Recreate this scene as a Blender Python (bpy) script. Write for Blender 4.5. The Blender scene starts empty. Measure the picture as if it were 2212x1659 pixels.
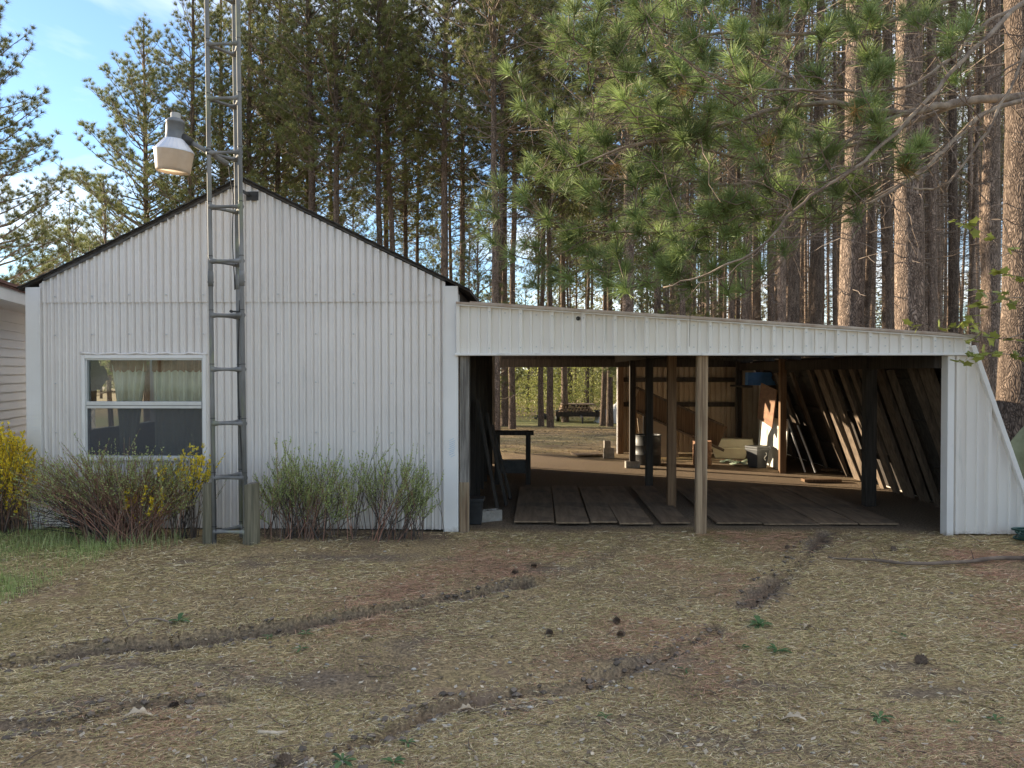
import bpy, math, random
import numpy as np
from mathutils import Vector, Matrix

R = math.radians
RNG = np.random.default_rng(7)
random.seed(7)
scene = bpy.context.scene
col = scene.collection

# ------------------------------------------------------------------ camera
EYE = np.array([0.0, -7.73, 1.6])
YAW, PITCH = R(1.69), R(-0.81)
cam_data = bpy.data.cameras.new('camera')
cam_data.sensor_width = 36.0
cam_data.lens = 36.0 * 1661.0 / 2212.0
cam_data.clip_start = 0.05
cam_data.clip_end = 2000.0
cam = bpy.data.objects.new('camera', cam_data)
cam.location = EYE
cam.rotation_euler = (R(90) + PITCH, 0.0, YAW)
col.objects.link(cam)
scene.camera = cam

# ------------------------------------------------------------------ sky, sun, exposure
SUN_EL = R(13.0)
SUN_DIR = np.array([-0.90, 0.436])            # horizontal direction towards the sun (behind, left)
SUN_DIR = SUN_DIR / np.linalg.norm(SUN_DIR)
SUN_AZ = math.atan2(SUN_DIR[0], SUN_DIR[1])  # from +Y towards +X
world = bpy.data.worlds.new('World')
scene.world = world
world.use_nodes = True
wn, wl = world.node_tree.nodes, world.node_tree.links
wn.clear()
w_out = wn.new('ShaderNodeOutputWorld')
w_bg = wn.new('ShaderNodeBackground')
w_bg.inputs['Strength'].default_value = 0.15
w_sky = wn.new('ShaderNodeTexSky')
w_sky.sky_type = 'NISHITA'
w_sky.sun_disc = False
w_sky.sun_elevation = SUN_EL
w_sky.sun_rotation = SUN_AZ
w_sky.air_density = 1.0
w_sky.dust_density = 0.15
w_sky.ozone_density = 2.5
w_tc = wn.new('ShaderNodeTexCoord')
w_sep = wn.new('ShaderNodeSeparateXYZ')
wl.new(w_tc.outputs['Generated'], w_sep.inputs[0])
w_add = wn.new('ShaderNodeMath'); w_add.operation = 'ADD'; w_add.inputs[1].default_value = 0.16
wl.new(w_sep.outputs['Z'], w_add.inputs[0])
w_max = wn.new('ShaderNodeMath'); w_max.operation = 'MAXIMUM'; w_max.inputs[1].default_value = 0.05
wl.new(w_add.outputs[0], w_max.inputs[0])
w_dx = wn.new('ShaderNodeMath'); w_dx.operation = 'DIVIDE'
w_dy = wn.new('ShaderNodeMath'); w_dy.operation = 'DIVIDE'
wl.new(w_sep.outputs['X'], w_dx.inputs[0]); wl.new(w_max.outputs[0], w_dx.inputs[1])
wl.new(w_sep.outputs['Y'], w_dy.inputs[0]); wl.new(w_max.outputs[0], w_dy.inputs[1])
w_cmb = wn.new('ShaderNodeCombineXYZ')
wl.new(w_dx.outputs[0], w_cmb.inputs[0]); wl.new(w_dy.outputs[0], w_cmb.inputs[1])
w_cmb.inputs[2].default_value = 14.2
w_noise = wn.new('ShaderNodeTexNoise')
w_noise.inputs['Scale'].default_value = 0.62
w_noise.inputs['Detail'].default_value = 7.0
w_noise.inputs['Roughness'].default_value = 0.58
w_noise.inputs['Distortion'].default_value = 0.4
wl.new(w_cmb.outputs[0], w_noise.inputs['Vector'])
w_ramp = wn.new('ShaderNodeValToRGB')
w_ramp.color_ramp.elements[0].position = 0.44
w_ramp.color_ramp.elements[0].color = (0.05, 0.05, 0.05, 1)
w_ramp.color_ramp.elements[1].position = 0.72
w_ramp.color_ramp.elements[1].color = (0.95, 0.95, 0.95, 1)
wl.new(w_noise.outputs['Fac'], w_ramp.inputs[0])
w_mix = wn.new('ShaderNodeMix'); w_mix.data_type = 'RGBA'
w_mix.inputs['B'].default_value = (5.3, 5.1, 4.85, 1)
w_blue = wn.new('ShaderNodeMix'); w_blue.data_type = 'RGBA'; w_blue.blend_type = 'MULTIPLY'
w_blue.inputs['Factor'].default_value = 1.0
w_blue.inputs['B'].default_value = (0.50, 0.60, 0.70, 1)
wl.new(w_sky.outputs['Color'], w_blue.inputs['A'])
wl.new(w_blue.outputs['Result'], w_mix.inputs['A'])
wl.new(w_ramp.outputs['Color'], w_mix.inputs['Factor'])
wl.new(w_mix.outputs['Result'], w_bg.inputs['Color'])
wl.new(w_bg.outputs[0], w_out.inputs[0])

sun_data = bpy.data.lights.new('sun', 'SUN')
sun_data.energy = 5.0
sun_data.angle = R(0.5)
sun_data.color = (1.0, 0.84, 0.62)
sun = bpy.data.objects.new('sun', sun_data)
sun_vec = Vector((SUN_DIR[0] * math.cos(SUN_EL), SUN_DIR[1] * math.cos(SUN_EL), math.sin(SUN_EL)))
sun.rotation_euler = sun_vec.to_track_quat('Z', 'Y').to_euler()
sun.location = sun_vec * 60
col.objects.link(sun)

vs = scene.view_settings
vs.view_transform = 'Standard'
vs.look = 'None'
vs.exposure = 1.5
vs.gamma = 1.0
vs.use_curve_mapping = False
scene.cycles.max_bounces = 7
scene.cycles.diffuse_bounces = 4
scene.cycles.glossy_bounces = 3
scene.cycles.transmission_bounces = 4
scene.cycles.transparent_max_bounces = 10
scene.cycles.use_denoising = True
scene.cycles.sample_clamp_indirect = 6.0

# ------------------------------------------------------------------ placing: a pixel of the 2212 wide view -> world
_f = np.array([-math.sin(YAW) * math.cos(PITCH), math.cos(YAW) * math.cos(PITCH), math.sin(PITCH)])
_r = np.array([math.cos(YAW), math.sin(YAW), 0.0])
_u = np.cross(_r, _f)


def ray(x, y):
    return _f * 1661.0 + _r * (x - 1106.0) - _u * (y - 829.5)


def onY(x, y, Y=0.0):
    d = ray(x, y)
    return EYE + d * ((Y - EYE[1]) / d[1])


def onZ(x, y, Z=0.0):
    d = ray(x, y)
    return EYE + d * ((Z - EYE[2]) / d[2])


def on_ground(x, y):
    p = onZ(x, y, 0.0)
    for _ in range(4):
        p = onZ(x, y, ground_z(p[0], p[1]))
    return p


def project(p):
    v = np.asarray(p, float) - EYE
    d = v @ _f
    return 1106 + 1661 * (v @ _r) / d, 829.5 - 1661 * (v @ _u) / d, d


# ------------------------------------------------------------------ materials
def new_mat(name):
    m = bpy.data.materials.new(name)
    m.use_nodes = True
    nt = m.node_tree
    nt.nodes.clear()
    out = nt.nodes.new('ShaderNodeOutputMaterial')
    return m, nt, out


def noise_node(nt, scale, detail=5, rough=0.6, stretch=(1, 1, 1), coord='Object', vec=None):
    tc = nt.nodes.new('ShaderNodeTexCoord')
    mp = nt.nodes.new('ShaderNodeMapping')
    mp.inputs['Scale'].default_value = stretch
    nt.links.new(vec if vec else tc.outputs[coord], mp.inputs['Vector'])
    n = nt.nodes.new('ShaderNodeTexNoise')
    n.inputs['Scale'].default_value = scale
    n.inputs['Detail'].default_value = detail
    n.inputs['Roughness'].default_value = rough
    nt.links.new(mp.outputs[0], n.inputs['Vector'])
    return n


def ramp_node(nt, fac, stops):
    r = nt.nodes.new('ShaderNodeValToRGB')
    els = r.color_ramp.elements
    while len(els) < len(stops):
        els.new(0.5)
    for e, (p, c) in zip(els, stops):
        e.position = p
        e.color = (c[0], c[1], c[2], 1)
    nt.links.new(fac, r.inputs[0])
    return r


def mat(name, c, c2=None, rough=0.75, scale=6.0, stretch=(1, 1, 1), lo=0.35, hi=0.68, bump=0.0, bscale=60.0,
        bstretch=None, metal=0.0, spec=0.4, coord='Object', extra=None, rnd=0.0):
    """two-tone noise colour + bump; extra=(colour, scale, lo, hi, stretch) lays stains over it; rnd varies value per object"""
    m, nt, out = new_mat(name)
    b = nt.nodes.new('ShaderNodeBsdfPrincipled')
    b.inputs['Roughness'].default_value = rough
    b.inputs['Metallic'].default_value = metal
    b.inputs['Specular IOR Level'].default_value = spec
    if c2 is None:
        c2 = tuple(min(1, v * 1.25) for v in c)
    n = noise_node(nt, scale, stretch=stretch, coord=coord)
    colour = ramp_node(nt, n.outputs['Fac'], [(lo, c), (hi, c2)]).outputs[0]
    if extra:
        ec, es, elo, ehi, est = extra
        n2 = noise_node(nt, es, stretch=est, coord=coord)
        r2 = ramp_node(nt, n2.outputs['Fac'], [(elo, (0, 0, 0)), (ehi, (1, 1, 1))])
        mx = nt.nodes.new('ShaderNodeMix'); mx.data_type = 'RGBA'
        nt.links.new(r2.outputs[0], mx.inputs['Factor'])
        nt.links.new(colour, mx.inputs['A'])
        mx.inputs['B'].default_value = (*ec, 1)
        colour = mx.outputs['Result']
    if rnd:
        oi = nt.nodes.new('ShaderNodeObjectInfo')
        mr = nt.nodes.new('ShaderNodeMapRange')
        mr.inputs['To Min'].default_value = 1 - rnd
        mr.inputs['To Max'].default_value = 1 + rnd
        nt.links.new(oi.outputs['Random'], mr.inputs['Value'])
        hs = nt.nodes.new('ShaderNodeHueSaturation')
        nt.links.new(mr.outputs[0], hs.inputs['Value'])
        nt.links.new(colour, hs.inputs['Color'])
        colour = hs.outputs[0]
    nt.links.new(colour, b.inputs['Base Color'])
    if bump:
        n3 = noise_node(nt, bscale, detail=6, stretch=bstretch or stretch, coord=coord)
        bp = nt.nodes.new('ShaderNodeBump')
        bp.inputs['Strength'].default_value = bump
        bp.inputs['Distance'].default_value = 0.02
        nt.links.new(n3.outputs['Fac'], bp.inputs['Height'])
        nt.links.new(bp.outputs[0], b.inputs['Normal'])
    nt.links.new(b.outputs[0], out.inputs[0])
    return m


def leaf_mat(name, transl=0.35, rough=0.6, tint=(1, 1, 1), rnd=0.0):
    """colour from the mesh's Col attribute, with light coming through"""
    m, nt, out = new_mat(name)
    at = nt.nodes.new('ShaderNodeAttribute'); at.attribute_name = 'Col'
    colour = at.outputs['Color']
    if rnd:
        oi = nt.nodes.new('ShaderNodeObjectInfo')
        mr = nt.nodes.new('ShaderNodeMapRange')
        mr.inputs['To Min'].default_value = 1 - rnd
        mr.inputs['To Max'].default_value = 1 + rnd
        nt.links.new(oi.outputs['Random'], mr.inputs['Value'])
        hs = nt.nodes.new('ShaderNodeHueSaturation')
        nt.links.new(mr.outputs[0], hs.inputs['Value'])
        nt.links.new(colour, hs.inputs['Color'])
        colour = hs.outputs[0]
    b = nt.nodes.new('ShaderNodeBsdfPrincipled')
    b.inputs['Roughness'].default_value = rough
    b.inputs['Specular IOR Level'].default_value = 0.3
    nt.links.new(colour, b.inputs['Base Color'])
    if transl > 0:
        t = nt.nodes.new('ShaderNodeBsdfTranslucent')
        nt.links.new(colour, t.inputs['Color'])
        mx = nt.nodes.new('ShaderNodeMixShader')
        mx.inputs[0].default_value = transl
        nt.links.new(b.outputs[0], mx.inputs[1]); nt.links.new(t.outputs[0], mx.inputs[2])
        nt.links.new(mx.outputs[0], out.inputs[0])
    else:
        nt.links.new(b.outputs[0], out.inputs[0])
    return m


def bark_mat(name, dark, mid, light, vs_=9.0, rnd=0.25):
    m, nt, out = new_mat(name)
    tc = nt.nodes.new('ShaderNodeTexCoord')
    mp = nt.nodes.new('ShaderNodeMapping')
    mp.inputs['Scale'].default_value = (1, 1, 0.3)
    nt.links.new(tc.outputs['Object'], mp.inputs[0])
    wob = nt.nodes.new('ShaderNodeTexNoise'); wob.inputs['Scale'].default_value = 6
    nt.links.new(mp.outputs[0], wob.inputs['Vector'])
    mixv = nt.nodes.new('ShaderNodeMix'); mixv.data_type = 'RGBA'; mixv.blend_type = 'ADD'
    mixv.inputs['Factor'].default_value = 0.34
    nt.links.new(mp.outputs[0], mixv.inputs['A']); nt.links.new(wob.outputs['Color'], mixv.inputs['B'])
    v = nt.nodes.new('ShaderNodeTexVoronoi'); v.feature = 'DISTANCE_TO_EDGE'
    v.inputs['Scale'].default_value = vs_ * 3.8
    nt.links.new(mixv.outputs['Result'], v.inputs['Vector'])
    n = nt.nodes.new('ShaderNodeTexNoise'); n.inputs['Scale'].default_value = 14; n.inputs['Detail'].default_value = 8
    nt.links.new(mp.outputs[0], n.inputs['Vector'])
    r1 = ramp_node(nt, v.outputs['Distance'], [(0.0, dark), (0.14, mid), (0.55, light)])
    r2 = ramp_node(nt, n.outputs['Fac'], [(0.3, (0.55, 0.52, 0.5)), (0.7, (1.15, 1.1, 1.05))])
    mx = nt.nodes.new('ShaderNodeMix'); mx.data_type = 'RGBA'; mx.blend_type = 'MULTIPLY'
    mx.inputs['Factor'].default_value = 1.0
    nt.links.new(r1.outputs[0], mx.inputs['A']); nt.links.new(r2.outputs[0], mx.inputs['B'])
    oi = nt.nodes.new('ShaderNodeObjectInfo')
    mr = nt.nodes.new('ShaderNodeMapRange')
    mr.inputs['To Min'].default_value = 1 - rnd; mr.inputs['To Max'].default_value = 1 + rnd
    nt.links.new(oi.outputs['Random'], mr.inputs['Value'])
    hs = nt.nodes.new('ShaderNodeHueSaturation')
    nt.links.new(mr.outputs[0], hs.inputs['Value']); nt.links.new(mx.outputs['Result'], hs.inputs['Color'])
    b = nt.nodes.new('ShaderNodeBsdfPrincipled'); b.inputs['Roughness'].default_value = 0.92
    b.inputs['Specular IOR Level'].default_value = 0.15
    nt.links.new(hs.outputs[0], b.inputs['Base Color'])
    bp = nt.nodes.new('ShaderNodeBump'); bp.inputs['Strength'].default_value = 1.0; bp.inputs['Distance'].default_value = 0.06
    nt.links.new(r1.outputs[0], bp.inputs['Height']); nt.links.new(bp.outputs[0], b.inputs['Normal'])
    nt.links.new(b.outputs[0], out.inputs[0])
    return m


def glass_mat(name, tint=(0.9, 0.93, 0.92)):
    m, nt, out = new_mat(name)
    t = nt.nodes.new('ShaderNodeBsdfTransparent'); t.inputs[0].default_value = (*tint, 1)
    g = nt.nodes.new('ShaderNodeBsdfGlossy'); g.inputs['Roughness'].default_value = 0.02
    lw = nt.nodes.new('ShaderNodeFresnel'); lw.inputs['IOR'].default_value = 1.42
    mx = nt.nodes.new('ShaderNodeMixShader')
    nt.links.new(lw.outputs[0], mx.inputs[0]); nt.links.new(t.outputs[0], mx.inputs[1]); nt.links.new(g.outputs[0], mx.inputs[2])
    nt.links.new(mx.outputs[0], out.inputs[0])
    return m


def mesh_screen_mat(name, c, cover):
    m, nt, out = new_mat(name)
    t = nt.nodes.new('ShaderNodeBsdfTransparent')
    d = nt.nodes.new('ShaderNodeBsdfDiffuse'); d.inputs[0].default_value = (*c, 1)
    mx = nt.nodes.new('ShaderNodeMixShader'); mx.inputs[0].default_value = cover
    nt.links.new(t.outputs[0], mx.inputs[1]); nt.links.new(d.outputs[0], mx.inputs[2])
    nt.links.new(mx.outputs[0], out.inputs[0])
    return m


MT = {}
MT['white_metal'] = mat('white_metal', (0.75, 0.70, 0.65), (0.81, 0.76, 0.71), rough=0.28, scale=1.3, spec=0.5,
                        extra=((0.55, 0.53, 0.50), 2.2, 0.60, 0.80, (5, 5, 0.5)))
MT['ribbed_metal'] = mat('ribbed_metal', (0.78, 0.73, 0.67), (0.83, 0.785, 0.72), rough=0.28, scale=1.1, spec=0.5,
                         extra=((0.56, 0.55, 0.5), 3.0, 0.62, 0.82, (4, 4, 0.6)))
MT['trim'] = mat('trim', (0.77, 0.74, 0.70), (0.83, 0.80, 0.76), rough=0.45, scale=2.0,
                 extra=((0.45, 0.43, 0.4), 4.0, 0.62, 0.85, (1, 1, 0.5)))


def add_splash(m, c, top):
    """dried mud splashed up from the ground, an uneven edge"""
    nt = m.node_tree
    b = [n for n in nt.nodes if n.type == 'BSDF_PRINCIPLED'][0]
    src = b.inputs['Base Color'].links[0].from_socket
    tc = nt.nodes.new('ShaderNodeTexCoord'); sp_ = nt.nodes.new('ShaderNodeSeparateXYZ')
    nt.links.new(tc.outputs['Object'], sp_.inputs[0])
    n = noise_node(nt, 9.0, 8, 0.75)
    ad = nt.nodes.new('ShaderNodeMath'); ad.operation = 'MULTIPLY_ADD'; ad.inputs[1].default_value = -top * 2.6
    nt.links.new(n.outputs['Fac'], ad.inputs[0]); nt.links.new(sp_.outputs['Z'], ad.inputs[2])
    mr = nt.nodes.new('ShaderNodeMapRange'); mr.inputs['From Min'].default_value = -top * 1.0; mr.inputs['From Max'].default_value = -top * 1.6
    mr.inputs['To Min'].default_value = 0.0; mr.inputs['To Max'].default_value = 0.65
    nt.links.new(ad.outputs[0], mr.inputs['Value'])
    mx = nt.nodes.new('ShaderNodeMix'); mx.data_type = 'RGBA'; mx.inputs['B'].default_value = (*c, 1)
    nt.links.new(mr.outputs[0], mx.inputs['Factor']); nt.links.new(src, mx.inputs['A'])
    nt.links.new(mx.outputs['Result'], b.inputs['Base Color'])


for k_ in ('white_metal', 'ribbed_metal', 'trim'):
    add_splash(MT[k_], (0.33, 0.27, 0.2), 0.16)
MT['drip'] = mat('drip', (0.35, 0.25, 0.18), (0.55, 0.47, 0.38), rough=0.6, scale=5)
MT['shingle'] = mat('shingle', (0.045, 0.043, 0.04), (0.09, 0.085, 0.08), rough=0.95, scale=14, bump=0.5, bscale=90)
MT['tar'] = mat('tar', (0.06, 0.056, 0.052), (0.14, 0.13, 0.12), rough=0.9, scale=9)
MT['red_shingle'] = mat('red_shingle', (0.13, 0.07, 0.055), (0.24, 0.14, 0.11), rough=0.95, scale=10, bump=0.4, rnd=0.25)
MT['siding'] = mat('siding', (0.78, 0.78, 0.8), (0.83, 0.83, 0.84), rough=0.5, scale=2)
MT['galv'] = mat('galv', (0.13, 0.128, 0.12), (0.25, 0.245, 0.235), rough=0.75, scale=7, metal=0.0, stretch=(1, 1, 0.3),
                 extra=((0.27, 0.29, 0.16), 3.0, 0.56, 0.75, (2, 2, 0.6)))
MT['lamp_grey'] = mat('lamp_grey', (0.13, 0.135, 0.14), (0.2, 0.205, 0.21), rough=0.5, scale=8)
MT['lamp_cap'] = mat('lamp_cap', (0.34, 0.33, 0.31), (0.42, 0.41, 0.38), rough=0.5, scale=8)
MT['lamp_skirt'] = mat('lamp_skirt', (0.62, 0.63, 0.68), (0.74, 0.74, 0.77), rough=0.35, scale=5, metal=0.2)
MT['dark_metal'] = mat('dark_metal', (0.03, 0.03, 0.03), (0.07, 0.065, 0.06), rough=0.6, scale=9)
MT['rubber'] = mat('rubber', (0.02, 0.02, 0.02), (0.045, 0.043, 0.04), rough=0.8, scale=9)
MT['alu'] = mat('alu', (0.52, 0.53, 0.52), (0.62, 0.62, 0.61), rough=0.4, scale=6, metal=0.35)
MT['wood_grey'] = mat('wood_grey', (0.12, 0.105, 0.09), (0.30, 0.27, 0.235), rough=0.85, scale=7, stretch=(6, 6, 0.35),
                      bump=0.4, bscale=14, bstretch=(8, 8, 0.4), lo=0.38, hi=0.64)
MT['wood_green'] = mat('wood_green', (0.085, 0.078, 0.05), (0.23, 0.20, 0.135), rough=0.85, scale=6, stretch=(7, 7, 0.3),
                       bump=0.5, bscale=14, bstretch=(9, 9, 0.4), lo=0.36, hi=0.66)
MT['post_wood'] = mat('post_wood', (0.16, 0.10, 0.058), (0.42, 0.30, 0.185), rough=0.8, scale=5, stretch=(9, 9, 0.22),
                      bump=0.4, bscale=10, bstretch=(10, 10, 0.3), lo=0.36, hi=0.6,
                      extra=((0.27, 0.27, 0.18), 1.2, 0.52, 0.70, (2, 2, 0.7)))
MT['wood_brown'] = mat('wood_brown', (0.11, 0.06, 0.03), (0.23, 0.14, 0.075), rough=0.85, scale=6, stretch=(8, 8, 0.3), bump=0.3,
                       bscale=14, bstretch=(8, 8, 0.4))
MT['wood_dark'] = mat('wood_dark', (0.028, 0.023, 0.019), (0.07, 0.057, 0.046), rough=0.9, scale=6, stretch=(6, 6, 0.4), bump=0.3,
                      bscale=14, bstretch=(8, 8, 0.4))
MT['stud_wood'] = mat('stud_wood', (0.075, 0.056, 0.04), (0.17, 0.125, 0.088), rough=0.85, scale=4, stretch=(7, 7, 0.5), rnd=0.3)
MT['plywood'] = mat('plywood', (0.17, 0.115, 0.07), (0.29, 0.205, 0.13), rough=0.9, scale=2.5, stretch=(5, 0.6, 1), bump=0.3,
                    bscale=16, bstretch=(8, 0.7, 1), extra=((0.11, 0.08, 0.055), 1.8, 0.5, 0.7, (1, 1, 1)), rnd=0.2)
MT['tan_panel'] = mat('tan_panel', (0.36, 0.27, 0.18), (0.45, 0.35, 0.24), rough=0.7, scale=2)
MT['brown_board'] = mat('brown_board', (0.17, 0.085, 0.05), (0.28, 0.16, 0.09), rough=0.8, scale=3, stretch=(1, 1, 4))
MT['white_panel'] = mat('white_panel', (0.72, 0.70, 0.62), (0.8, 0.78, 0.7), rough=0.6, scale=3,
                        extra=((0.45, 0.4, 0.3), 3, 0.6, 0.8, (1, 1, 1)))
MT['cream_plastic'] = mat('cream_plastic', (0.62, 0.55, 0.36), (0.7, 0.64, 0.45), rough=0.5, scale=4)
MT['bin_plastic'] = mat('bin_plastic', (0.055, 0.058, 0.062), (0.085, 0.088, 0.09), rough=0.45, scale=7)
MT['black_plastic'] = mat('black_plastic', (0.02, 0.02, 0.02), (0.04, 0.04, 0.04), rough=0.5, scale=7)
MT['blue_plastic'] = mat('blue_plastic', (0.06, 0.17, 0.42), (0.1, 0.24, 0.5), rough=0.5, scale=7)
MT['white_paint'] = mat('white_paint', (0.75, 0.75, 0.73), (0.8, 0.8, 0.78), rough=0.5, scale=5)
MT['green_paper'] = mat('green_paper', (0.3, 0.42, 0.28), (0.62, 0.66, 0.52), rough=0.7, scale=9)
MT['block'] = mat('block', (0.25, 0.22, 0.185), (0.38, 0.34, 0.29), rough=0.95, scale=16, bump=0.5, bscale=80)
MT['rust'] = mat('rust', (0.16, 0.075, 0.035), (0.28, 0.15, 0.08), rough=0.8, scale=7, bump=0.2)
MT['tarp_green'] = mat('tarp_green', (0.13, 0.145, 0.08), (0.24, 0.26, 0.16), rough=0.7, scale=5, bump=0.3, bscale=18)
MT['tarp_white'] = mat('tarp_white', (0.62, 0.6, 0.56), (0.72, 0.71, 0.69), rough=0.6, scale=3, bump=0.3, bscale=10)
MT['hose'] = mat('hose', (0.012, 0.05, 0.04), (0.025, 0.09, 0.07), rough=0.45, scale=12)
MT['curtain'] = mat('curtain', (0.66, 0.60, 0.45), (0.85, 0.80, 0.64), rough=0.9, scale=6, stretch=(3, 3, 0.6))
MT['valance'] = mat('valance', (0.36, 0.19, 0.11), (0.52, 0.33, 0.22), rough=0.9, scale=8)
MT['room'] = mat('room', (0.08, 0.07, 0.06), (0.12, 0.1, 0.09), rough=0.9)
MT['glass'] = glass_mat('glass')
MT['screen'] = mesh_screen_mat('screen', (0.13, 0.13, 0.135), 0.45)
MT['bark'] = bark_mat('bark', (0.07, 0.054, 0.045), (0.23, 0.178, 0.142), (0.41, 0.325, 0.262))
MT['bark_pale_lit'] = bark_mat('bark_pale_lit', (0.12, 0.09, 0.072), (0.36, 0.275, 0.22), (0.58, 0.46, 0.37), rnd=0.35)  # lighter bark copy; sunlight the front crowns block is put into its colour
MT['bark_grey'] = bark_mat('bark_grey', (0.05, 0.045, 0.04), (0.15, 0.135, 0.12), (0.27, 0.25, 0.23))
MT['branch'] = mat('branch', (0.12, 0.085, 0.063), (0.36, 0.285, 0.21), rough=0.9, scale=9, bump=0.3, bscale=50)
MT['limb'] = mat('limb', (0.13, 0.10, 0.08), (0.28, 0.22, 0.17), rough=0.95, scale=9)
MT['twig'] = mat('twig', (0.10, 0.07, 0.053), (0.26, 0.195, 0.145), rough=0.9, scale=5)
MT['needles'] = leaf_mat('needles', 0.30, 0.55, rnd=0.18)
MT['leaf'] = leaf_mat('leaf', 0.35, 0.55)
MT['litter'] = leaf_mat('litter', 0.12, 0.8)
MT['dry_leaf'] = mat('dry_leaf', (0.36, 0.27, 0.17), (0.62, 0.52, 0.38), rough=0.8, scale=20)
MT['cone'] = mat('cone', (0.09, 0.062, 0.043), (0.22, 0.155, 0.11), rough=0.9, scale=60)
MT['stone'] = mat('stone', (0.42, 0.38, 0.33), (0.62, 0.58, 0.52), rough=0.9, scale=20, rnd=0.2)
MT['log_end'] = mat('log_end', (0.24, 0.15, 0.09), (0.4, 0.28, 0.18), rough=0.9, scale=9, rnd=0.3)


def lens_mat():
    m, nt, out = new_mat('lamp_lens')
    n = noise_node(nt, 6)
    c = ramp_node(nt, n.outputs['Fac'], [(0.35, (0.62, 0.52, 0.41)), (0.7, (0.73, 0.64, 0.53))]).outputs[0]
    b = nt.nodes.new('ShaderNodeBsdfPrincipled'); b.inputs['Roughness'].default_value = 0.3
    nt.links.new(c, b.inputs['Base Color'])
    t = nt.nodes.new('ShaderNodeBsdfTranslucent'); nt.links.new(c, t.inputs[0])
    mx = nt.nodes.new('ShaderNodeMixShader'); mx.inputs[0].default_value = 0.5
    nt.links.new(b.outputs[0], mx.inputs[1]); nt.links.new(t.outputs[0], mx.inputs[2])
    nt.links.new(mx.outputs[0], out.inputs[0])
    return m


MT['lamp_lens'] = lens_mat()


def ground_mat():
    m, nt, out = new_mat('ground')
    tc = nt.nodes.new('ShaderNodeTexCoord')
    v = tc.outputs['Object']
    n1 = noise_node(nt, 0.8, 6, 0.65, vec=v)
    thatch = ramp_node(nt, n1.outputs['Fac'], [(0.32, (0.21, 0.15, 0.094)), (0.5, (0.34, 0.25, 0.138)), (0.66, (0.29, 0.23, 0.105))])
    n2 = noise_node(nt, 55, 8, 0.7, vec=v)
    fine = ramp_node(nt, n2.outputs['Fac'], [(0.32, (0.3, 0.3, 0.3)), (0.5, (0.95, 0.95, 0.95)), (0.68, (1.9, 1.85, 1.7))])
    mul = nt.nodes.new('ShaderNodeMix'); mul.data_type = 'RGBA'; mul.blend_type = 'MULTIPLY'; mul.inputs['Factor'].default_value = 1
    nt.links.new(thatch.outputs[0], mul.inputs['A']); nt.links.new(fine.outputs[0], mul.inputs['B'])
    # reddish needle drifts
    n3 = noise_node(nt, 1.5, 5, 0.6, vec=v)
    red = ramp_node(nt, n3.outputs['Fac'], [(0.56, (0, 0, 0)), (0.68, (0.75, 0.75, 0.75))])
    mr = nt.nodes.new('ShaderNodeMix'); mr.data_type = 'RGBA'
    nt.links.new(red.outputs[0], mr.inputs['Factor']); nt.links.new(mul.outputs['Result'], mr.inputs['A'])
    mr.inputs['B'].default_value = (0.31, 0.205, 0.14, 1)
    # bare soil (ruts, carport floor) and grass from mesh attributes
    a = nt.nodes.new('ShaderNodeAttribute'); a.attribute_name = 'Col'
    sep = nt.nodes.new('ShaderNodeSeparateColor'); nt.links.new(a.outputs['Color'], sep.inputs[0])
    soil = ramp_node(nt, n2.outputs['Fac'], [(0.3, (0.07, 0.052, 0.039)), (0.7, (0.30, 0.23, 0.17))])
    ms = nt.nodes.new('ShaderNodeMix'); ms.data_type = 'RGBA'
    nt.links.new(sep.outputs[0], ms.inputs['Factor']); nt.links.new(mr.outputs['Result'], ms.inputs['A']); nt.links.new(soil.outputs[0], ms.inputs['B'])
    grass = ramp_node(nt, n2.outputs['Fac'], [(0.3, (0.09, 0.12, 0.04)), (0.7, (0.22, 0.27, 0.10))])
    mg = nt.nodes.new('ShaderNodeMix'); mg.data_type = 'RGBA'
    nt.links.new(sep.outputs[1], mg.inputs['Factor']); nt.links.new(ms.outputs['Result'], mg.inputs['A']); nt.links.new(grass.outputs[0], mg.inputs['B'])
    b = nt.nodes.new('ShaderNodeBsdfPrincipled'); b.inputs['Roughness'].default_value = 0.95
    b.inputs['Specular IOR Level'].default_value = 0.1
    nt.links.new(mg.outputs['Result'], b.inputs['Base Color'])
    bp = nt.nodes.new('ShaderNodeBump'); bp.inputs['Strength'].default_value = 0.7; bp.inputs['Distance'].default_value = 0.02
    nt.links.new(n2.outputs['Fac'], bp.inputs['Height']); nt.links.new(bp.outputs[0], b.inputs['Normal'])
    nt.links.new(b.outputs[0], out.inputs[0])
    return m


MT['ground'] = ground_mat()


# ------------------------------------------------------------------ mesh helpers
def tag(o, label=None, cat=None, group=None, kind=None):
    if label: o['label'] = label
    if cat: o['category'] = cat
    if group: o['group'] = group
    if kind: o['kind'] = kind
    return o


def world_loc(o):
    v = Vector((0, 0, 0))
    while o is not None:
        v = v + o.location
        o = o.parent
    return v


def thing(name, loc, label, cat, group=None):
    o = bpy.data.objects.new(name, None)
    o.empty_display_size = 0.2
    o.location = Vector([float(v) for v in loc])
    col.objects.link(o)
    return tag(o, label, cat, group)


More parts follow.
